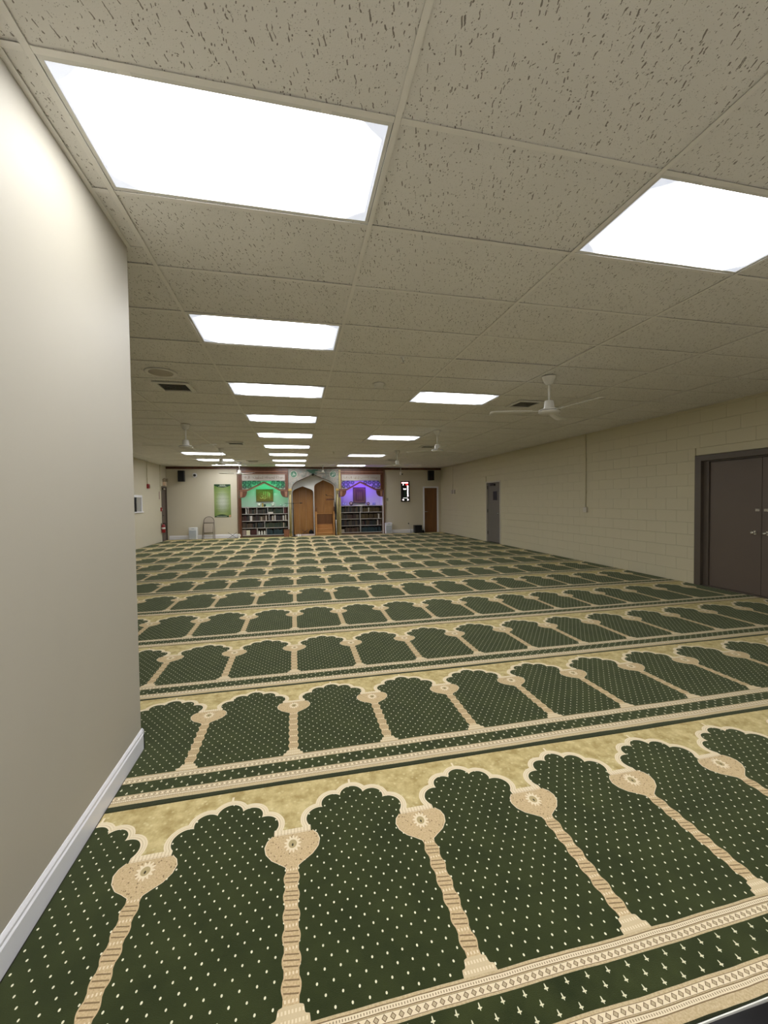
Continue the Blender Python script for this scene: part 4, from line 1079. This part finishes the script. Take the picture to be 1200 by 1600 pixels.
m.box(-w_+0.06, -w_+0.07, -0.016, -0.0125, 0.07, h_-0.07).box(w_-0.07, w_-0.06, -0.016, -0.0125, 0.07, h_-0.07).box(-w_+0.06, w_-0.06, -0.016, -0.0125, h_-0.075, h_-0.065).box(-w_+0.06, w_-0.06, -0.016, -0.0125, 0.06, 0.07)
m.build('inner_gilt_line', M_gold, t)
m = MB()
for k_ in range(5): m.box(-0.10+k_*0.045, -0.085+k_*0.045, -0.016, -0.0125, 0.16, 0.50-0.03*(k_ % 2))
m.build('embroidered_bands', plain('dull_gold_thread', (0.30, 0.20, 0.08), 0.6), t)

# ------------------------------------------------------------------ central niche (mihrab) with pulpit
def ogee(x0, x1, zs, xa, za, n=10):
    # from right spring over the apex to left spring: rounded shoulders, straight rise
    pts = []
    for s_, xe in ((1, x1), (-1, x0)):
        hw_ = abs(xe-xa); rise = za-zs; seg = []
        for k_ in range(n+1):
            u = k_/n
            if u < 0.5:
                a_ = u/0.5*PI*0.36
                xx = hw_*(1-0.30*(1-math.cos(a_))/(1-math.cos(PI*0.36))); zz = zs+rise*0.56*math.sin(a_)/math.sin(PI*0.36)
            else:
                v = (u-0.5)/0.5; xx = hw_*0.70*(1-v); zz = zs+rise*(0.56+0.44*v)
            seg.append((xa+s_*xx, zz))
        pts.append(seg)
    return pts[0] + list(reversed(pts[1]))[1:]        # right -> apex -> left
mih = empty('mihrab_surround', (0.74, FY, 0), 'painted marble-look surround with ogee arch and round medallions', 'surround')
ox = 0.74
arc = ogee(-0.165-ox, 1.665-ox, 1.97, 0.712-ox, 2.60)
outl_ = [(-0.30-ox, 0), (-0.30-ox, 2.83), (1.785-ox, 2.83), (1.785-ox, 0), (1.665-ox, 0)] + arc + [(-0.165-ox, 0)]
MB().prism(outl_, -0.05, 0.05).build('marbled_face', M_marble, mih)
m = MB()
for (xa, za), (xb, zb) in zip(arc, arc[1:]):
    m.tube([(xa, -0.055, za), (xb, -0.055, zb)], 0.012, 6)
m.build('arch_rim', plain('dark_rim', (0.08, 0.04, 0.025), 0.4), mih)
for xc in (-0.245, 1.73):
    MB().box(xc-ox-0.05, xc-ox+0.05, -0.09, -0.05, 0.0, 1.92).lathe([(0.035, 0), (0.035, 1.9)], (xc-ox, -0.08, 0.0), 14).build('gilded_column', M_olive, mih)
    MB().box(xc-ox-0.065, xc-ox+0.065, -0.115, -0.05, 1.90, 1.99).box(xc-ox-0.06, xc-ox+0.06, -0.11, -0.05, 0, 0.12).build('column_blocks', M_gold, mih)
    MB().obox((xc-ox, -0.118, 1.83), (0.013, 0, 0), (0, 0.003, 0), (0, 0, 0.08)).build('column_slot', M_darkvoid, mih)
M_med = plain('green_medallion', (0.10, 0.22, 0.15), 0.4, var=0.5, scale=30); M_medw = plain('pale_lettering', (0.62, 0.64, 0.56), 0.4)
for xc, sd in ((-0.082, 4), (1.552, 5)):
    md = MB().lathe([(0.135, -0.050), (0.135, -0.060), (0.0, -0.062)], (xc-ox, 0, 2.60), 26, 'y').build('medallion', M_med, mih)
    m = MB().ring(0.135, 0.010, (xc-ox, -0.058, 2.60), 26, 5); rr = random.Random(sd)
    for k_ in range(9):
        a_ = rr.uniform(0, 6.28); r_ = rr.uniform(0.01, 0.08); px_, pz_ = xc-ox+r_*math.cos(a_), 2.60+r_*math.sin(a_)
        m.tube([(px_-0.02, -0.066, pz_+0.02), (px_, -0.066, pz_-0.015), (px_+0.03, -0.066, pz_+rr.uniform(-0.02, 0.03))], 0.006, 5)
    m.build('medallion_lettering', M_medw, md)
rr = random.Random(9); m = MB()
for k_ in range(16):
    xx = rr.uniform(0.05, 1.42); zz = rr.uniform(2.66, 2.80)
    if 0.45 < xx < 0.98: continue
    m.ring(rr.uniform(0.02, 0.04), 0.006, (xx-ox, -0.053, zz), 12, 5)
m.build('painted_scrolls', plain('blue_grey_scroll', (0.16, 0.24, 0.25), 0.5), mih)
MB().prism([(0.42-ox, 2.79), (0.95-ox, 2.79), (0.82-ox, 2.66), (0.712-ox, 2.615), (0.58-ox, 2.66)], -0.062, -0.052).build('green_crest', plain('deep_green_crest', (0.04, 0.11, 0.07), 0.5), mih)
MB().lathe([(0.045, -0.052), (0.05, -0.07), (0.02, -0.09)], (0.712-ox, 0, 2.585), 14, 'y').build('apex_boss', M_black, mih)
# alcove shell
sc_ = 17.95/FY
def q_(x_, z_, Y=17.80): return at(x_, z_, Y)
shell = MB().box(-0.20, -0.165, FY+0.05, 18.4, 0, 2.86).box(1.70, 1.735, FY+0.05, 18.4, 0, 2.86).box(-0.165, 1.70, FY+0.05, 18.4, 2.72, 2.86)
struct(shell.build('wall_central_alcove', M_alcove))
YP = 17.72
def pa(lst): return [at(x_, z_, YP) for x_, z_ in lst]
la = pa(ogee(-0.135, 0.708, 1.82, 0.274, 2.085)); ra = pa(ogee(0.752, 1.60, 2.03, 1.141, 2.36))
xL, xR = -0.165, 1.70
outl_ = [(xL, -0.009), (xL, 2.72), (xR, 2.72), (xR, -0.009), (ra[0][0], -0.009)] + ra + [(ra[-1][0], -0.009), (la[0][0], -0.009)] + la + [(la[-1][0], -0.009)]
struct(MB().prism([(a_, b_) for a_, b_ in outl_], YP, YP+0.06).build('wall_arch_partition', M_alcove), 'off-white partition with two pointed openings inside the niche')
m = MB()
full = [(la[0][0], 0.0)] + la + [(la[-1][0], 0.0)]
for (xa, za), (xb, zb) in zip(full, full[1:]): m.tube([(xa, YP-0.003, za), (xb, YP-0.003, zb)], 0.011, 6)
struct(m.build('trim_2', plain('dark_arch_bead', (0.06, 0.03, 0.02), 0.5)))
wp = empty('mihrab_panelling', (0.28, 18.30, 0), 'honey-coloured wood back panel inside the left pointed opening', 'wood panel', 'wood back panels of the niche')
for k_, (xa, xb) in enumerate(((-0.15, 0.14), (0.143, 0.43), (0.433, 0.73))):
    MB().box(xa-0.28, xb-0.28, 0.0, 0.02, 0, 2.5).build('panel_board', M_oak, wp)
wp = empty('pulpit_back_panelling', (1.2, 18.20, 0), 'honey-coloured wood back panel behind the pulpit steps', 'wood panel', 'wood back panels of the niche')
for (xa, xb) in ((0.80, 1.22), (1.223, 1.69)): MB().box(xa-1.2, xb-1.2, 0.0, 0.02, 0, 2.68).build('panel_board', M_oak, wp)
MB().box(0.75-1.2, 0.78-1.2, -0.42, 0.10, 0, 2.4).build('side_board', M_oak, wp)
# pulpit (minbar)
pu = empty('pulpit', (1.17, 17.37, 0), 'wooden stepped pulpit with posts in the right half of the niche', 'pulpit')
px = 1.17
lo, hi = 0.855-px, 1.535-px
steps = [(0.0, 0.16, 0.11), (0.16, 0.30, 0.265), (0.30, 0.34+0.10, 0.46)]
zt = [0.108, 0.262, 0.458]; yd = [0.0, 0.14, 0.28]
for k_ in range(3):
    z0 = 0 if k_ == 0 else zt[k_-1]
    MB().box(lo, hi, yd[k_]+0.012, yd[k_]+0.03, z0, zt[k_]-0.02).build('riser', M_oak2, pu)
    MB().box(lo, hi, yd[k_]-0.006, (yd[k_+1]+0.03 if k_ < 2 else 0.46), zt[k_]-0.02, zt[k_]).build('tread', M_oak2, pu, bevel=0.003)
MB().box(lo, hi, 0.46, 0.48, 0.458, 0.895).build('seat_front', M_oakdoor, pu)
MB().box(lo, hi, 0.435, 0.80, 0.895, 0.93).build('seat', M_oak2, pu, bevel=0.004)
for s_, xx in ((1, 0.785), (-1, 1.545)):
    MB().box(xx-px, xx-px+0.065, -0.012, 0.05, 0, 1.02).build('newel_post', M_oak2, pu, bevel=0.003)
    MB().box(xx-px-0.006, xx-px+0.072, -0.016, 0.06, 1.02, 1.20).lathe([(0.03, 1.20), (0.036, 1.215), (0.012, 1.235)], (xx-px+0.033, 0.02, 0), 12).build('post_cap', M_oakdoor, pu, bevel=0.01)
    MB().box(xx-px+0.012, xx-px+0.05, 0.05, 0.80, 0.0, 0.86).build('side_panel', M_oak2, pu)
bo = Vector((1.44-1.17, 0.13, 1.50))
sb = MB().box(-0.18, 0.16, -0.12, 0.12, 0, 0.035).box(-0.18, 0.16, -0.125, -0.115, 0, 0.06).build('lectern_shelf', M_mahog, pu, bo)
MB().box(0.14, 0.16, -0.02, 0.02, -0.60, 0.0).build('support_strip', plain('steel_strip', (0.45, 0.42, 0.38), 0.4), pu, bo)
MB().tube([(0.13, 0.0, 0.035), (0.135, 0, 0.10), (0.08, 0, 0.17), (0.0, 0, 0.20), (-0.10, 0, 0.19), (-0.14, 0, 0.20)], 0.007, 6).build('gooseneck', M_black, sb)
MB().tube([(-0.13, 0, 0.20), (-0.20, 0, 0.245)], 0.016, 8).build('microphone_head', M_black, sb)
# black cloth bag and white stick at right
t = empty('rolled_banner', (1.632, 17.17, 0), 'tall black rolled cloth leaning beside the pulpit', 'rolled cloth')
MB().tube([(0.02, -0.04, 0.012), (0.01, 0.0, 0.5), (-0.005, 0.02, 1.0), (-0.012, 0.03, 1.3), (-0.02, 0.03, 1.42)], [0.035, 0.045, 0.042, 0.025, 0.008], 10).build('cloth_roll', M_blackcloth, t)
MB().lathe([(0.05, 0.0), (0.05, 0.03), (0.02, 0.04)], (0.02, -0.04, 0), 14).build('base_cap', M_black, t)
tag(MB().tube([(0.0, 0.0, 0.006), (-0.01, 0.03, 0.35), (-0.02, 0.06, 0.66)], 0.011, 8).build('white_stick', M_white, None, (1.655, 17.06, 0.0)), 'thin white stick leaning in front of the black rolled cloth', 'stick')
# microphone stand
t = empty('microphone_stand', (-0.113, 17.08, 0), 'black microphone stand with horizontal boom before the niche', 'microphone stand')
MB().lathe([(0.13, 0), (0.13, 0.012), (0.05, 0.025), (0.015, 0.035)], n=24).build('round_base', M_black, t)
MB().tube([(0, 0, 0.02), (0, 0, 1.385)], 0.010, 8).build('pole', M_black, t)
MB().tube([(-0.35, 0, 1.385), (0.30, 0, 1.392)], 0.007, 8).build('boom', M_black, t)
MB().tube([(0.26, 0, 1.39), (0.36, 0, 1.394)], 0.018, 10).build('microphone_head', M_black, t)
MB().lathe([(0.022, -0.03), (0.022, 0.03)], (0, 0, 1.385), 12, 'y').build('boom_clamp', M_black, t)
t = empty('white_slippers', (0.10, 17.02, 0), 'white cloth shoe covers by the microphone stand base', 'shoe covers')
for s_ in (-1, 1):
    MB().lathe([(0.028, 0), (0.036, 0.01), (0.03, 0.05), (0.012, 0.10), (0.003, 0.12)], (s_*0.04, 0, 0), 12).build('cover', M_white, t)
# threshold mat, brown bin
tag(MB().box(-0.40, 0.40, -0.22, 0.22, -0.001, 0.045).build('kneeling_mat', M_pink, None, (0.345, 17.56, 0), bevel=0.012), 'pale pink folded mat on the floor of the central niche', 'mat')
t = empty('brown_bin', (-0.405, 17.12, 0), 'small brown wooden bin before the right end of the left bookcase', 'bin')
MB().prism([(-0.10, 0.012), (0.10, 0.012), (0.112, 0.29), (-0.112, 0.29)], -0.09, 0.09).build('bin_body', wood('bin_wood', (0.18, 0.07, 0.035), (0.28, 0.12, 0.06)), t)
MB().box(-0.125, 0.125, -0.10, 0.10, 0.29, 0.315).build('bin_lid', M_mahog, t, bevel=0.004)
MB().box(-0.10, -0.06, -0.08, 0.08, 0, 0.012).box(0.06, 0.10, -0.08, 0.08, 0, 0.012).build('bin_foot', M_mahog, t)
t = empty('book_rest_stand', (0.36, 17.95, 0), 'low folding wooden book stand inside the left pointed opening', 'stand')
for s_ in (-1, 1): MB().obox((0, 0, 0.135), (0.13*s_, 0, 0.09), (0, 0.09, 0), (0.004, 0, -0.006*s_)).build('crossed_board', M_mahog, t)
MB().box(-0.15, 0.15, -0.1, 0.1, -0.010, 0.045).build('stand_base', M_darkvoid, t)
t = empty('black_bag', (0.62, 17.92, 0), 'small black bag on the floor of the left pointed opening', 'bag')
MB().lathe([(0.08, 0), (0.10, 0.02), (0.095, 0.14), (0.06, 0.19), (0.03, 0.21)], n=14).build('bag_body', M_blackcloth, t)
MB().tube([(-0.05, 0, 0.18), (-0.03, 0, 0.26), (0.03, 0, 0.26), (0.05, 0, 0.18)], 0.007, 6).build('bag_handle', M_blackcloth, t)

# ------------------------------------------------------------------ far wall, right part
t = empty('schedule_screen', (4.745, FY, 1.406), 'tall black lit schedule display with red and white digits', 'display')
MB().box(-0.195, 0.195, -0.05, -0.001, 0, 0.88).build('screen_case', M_black, t, bevel=0.006)
for (xa, xb, za, zb) in ((-0.205, 0.205, -0.012, 0.0), (-0.205, 0.205, 0.88, 0.892)): MB().box(xa, xb, -0.054, 0, za, zb).build('case_rail', M_darkmetal, t)
M_lw = glow('led_white', (1.0, 0.93, 0.93), 1.5); M_lr = glow('led_red', (1.0, 0.05, 0.05), 1.5); M_lg = glow('led_green', (0.02, 0.12, 0.05), 0.1)
SEG = {'0': 'abcdef', '1': 'bc', '2': 'abged', '3': 'abgcd', '4': 'fgbc', '5': 'afgcd', '6': 'afgedc', '7': 'abc', '8': 'abcdefg', '9': 'abcfgd'}
def digits(mb, s, x, z, h):
    w_ = h*0.5; tk = h*0.14
    for ch in s:
        if ch == ':':
            mb.box(x, x+tk, -0.0535, -0.0515, z+h*0.25, z+h*0.25+tk).box(x, x+tk, -0.0535, -0.0515, z+h*0.65, z+h*0.65+tk); x += tk*2; continue
        if ch == ' ': x += w_; continue
        for sgm in SEG[ch]:
            bx_ = {'a': (0, w_, h-tk, h), 'd': (0, w_, 0, tk), 'g': (0, w_, h/2-tk/2, h/2+tk/2), 'f': (0, tk, h/2, h), 'e': (0, tk, 0, h/2), 'b': (w_-tk, w_, h/2, h), 'c': (w_-tk, w_, 0, h/2)}[sgm]
            mb.box(x+bx_[0], x+bx_[1], -0.0535, -0.0515, z+bx_[2], z+bx_[3])
        x += w_+tk*1.3
m = MB(); digits(m, '88888888', -0.165, 0.795, 0.055)
m.build('date_row', glow('led_pinkwhite', (1.0, 0.6, 0.6), 1.6), t)
m = MB(); digits(m, '8', -0.11, 0.72, 0.05); m.build('clock_digit', M_lw, t)
m = MB(); digits(m, '1:23', 0.0, 0.72, 0.05); m.build('clock_digits', M_lr, t)
for k_, (zz, s) in enumerate(((0.655, '88'), (0.60, '88'), (0.525, '88'), (0.46, '88'), (0.40, '88'), (0.34, '88'), (0.285, '88'), (0.22, '88'))):
    m = MB(); digits(m, s, 0.085, zz, 0.042); m.build('time_row', M_lw, t)
m = MB(); digits(m, '88', -0.085, 0.525, 0.045); digits(m, '8', 0.01, 0.525, 0.045); m.build('middle_time', M_lw, t)
m = MB()
for k_ in range(6): m.box(-0.06, 0.03, -0.0530, -0.0515, 0.24+k_*0.055, 0.252+k_*0.055)
m.build('row_names', M_lg, t)
m = MB(); xx = -0.10
while xx < 0.11: m.box(xx, xx+0.018, -0.0530, -0.0515, 0.14, 0.158); xx += 0.027
m.build('caption_row', glow('led_dim_white', (0.8, 0.85, 0.8), 1.2), t)
m = MB(); digits(m, '88', -0.13, 0.045, 0.05); digits(m, '88', 0.085, 0.045, 0.05); m.build('bottom_times', M_lw, t)
m = MB(); digits(m, '1', -0.01, 0.045, 0.05); m.build('bottom_mark', M_lg, t)
tag(MB().box(-0.04, 0.04, -0.012, 0, -0.06, 0.06).box(-0.01, 0.01, -0.02, -0.012, -0.02, 0.02).build('light_switch', plain('almond_plastic', (0.30, 0.28, 0.20), 0.4), None, (3.93, FY-0.001, 1.50)), 'small light switch on the far wall right of the violet niche', 'switch')
d = struct(empty('door_4', (0, 0, 0)), 'oak veneer door in a white frame at the far right')
MB().box(5.575, 5.64, FY-0.02, FY+0.12, 0, 2.06).box(6.24, 6.305, FY-0.02, FY+0.12, 0, 2.06).box(5.64, 6.24, FY-0.02, FY+0.12, 2.0, 2.06).build('door_frame', M_trim, d)
lf = MB().box(5.643, 6.237, FY+0.02, FY+0.06, 0.01, 1.997).build('door_leaf', M_oakdoor, d)
MB().lathe([(0.025, 0.02), (0.025, 0.012), (0.01, 0.01), (0.01, -0.03)], (5.71, FY, 0.93), 14, 'y').tube([(5.71, FY-0.03, 0.93), (5.80, FY-0.03, 0.93)], 0.009).build('door_handle', M_chrome, lf)
t = empty('black_speaker_box', (5.25, 17.12, 0), 'black floor speaker box beside the oak door', 'speaker')
MB().box(-0.165, 0.165, -0.12, 0.15, 0.01, 0.35).build('cabinet', M_black, t, bevel=0.008); MB().box(-0.145, 0.145, -0.127, -0.1205, 0.03, 0.33).build('grille', M_blackcloth, t)
for s_ in (-0.12, 0.12): MB().box(s_-0.02, s_+0.02, -0.1, 0.12, 0, 0.01).build('foot', M_black, t)
t = empty('black_pouch', (5.49, 17.10, 0), 'small black pouch slumped against the floor speaker box', 'bag')
MB().lathe([(0.05, 0), (0.065, 0.02), (0.055, 0.09), (0.03, 0.12), (0.01, 0.13)], n=12).build('pouch_body', M_blackcloth, t)
MB().ring(0.03, 0.005, (0, 0, 0.13)).build('pouch_loop', M_blackcloth, t)
t = empty('bent_microphone', (4.90, 17.15, 0), 'thin bent floor microphone on a short stand below the display', 'microphone')
MB().lathe([(0.05, 0), (0.05, 0.01), (0.01, 0.02)], (0.03, 0, 0), 16).build('stand_base', M_greypl, t)
MB().tube([(0.03, 0, 0.01), (0.03, 0, 0.20), (0.01, 0, 0.30), (-0.05, 0, 0.42)], 0.007, 6).build('gooseneck', M_greypl, t)
MB().tube([(-0.045, 0, 0.41), (-0.08, 0, 0.455)], 0.020, 8).build('microphone_head', M_black, t)
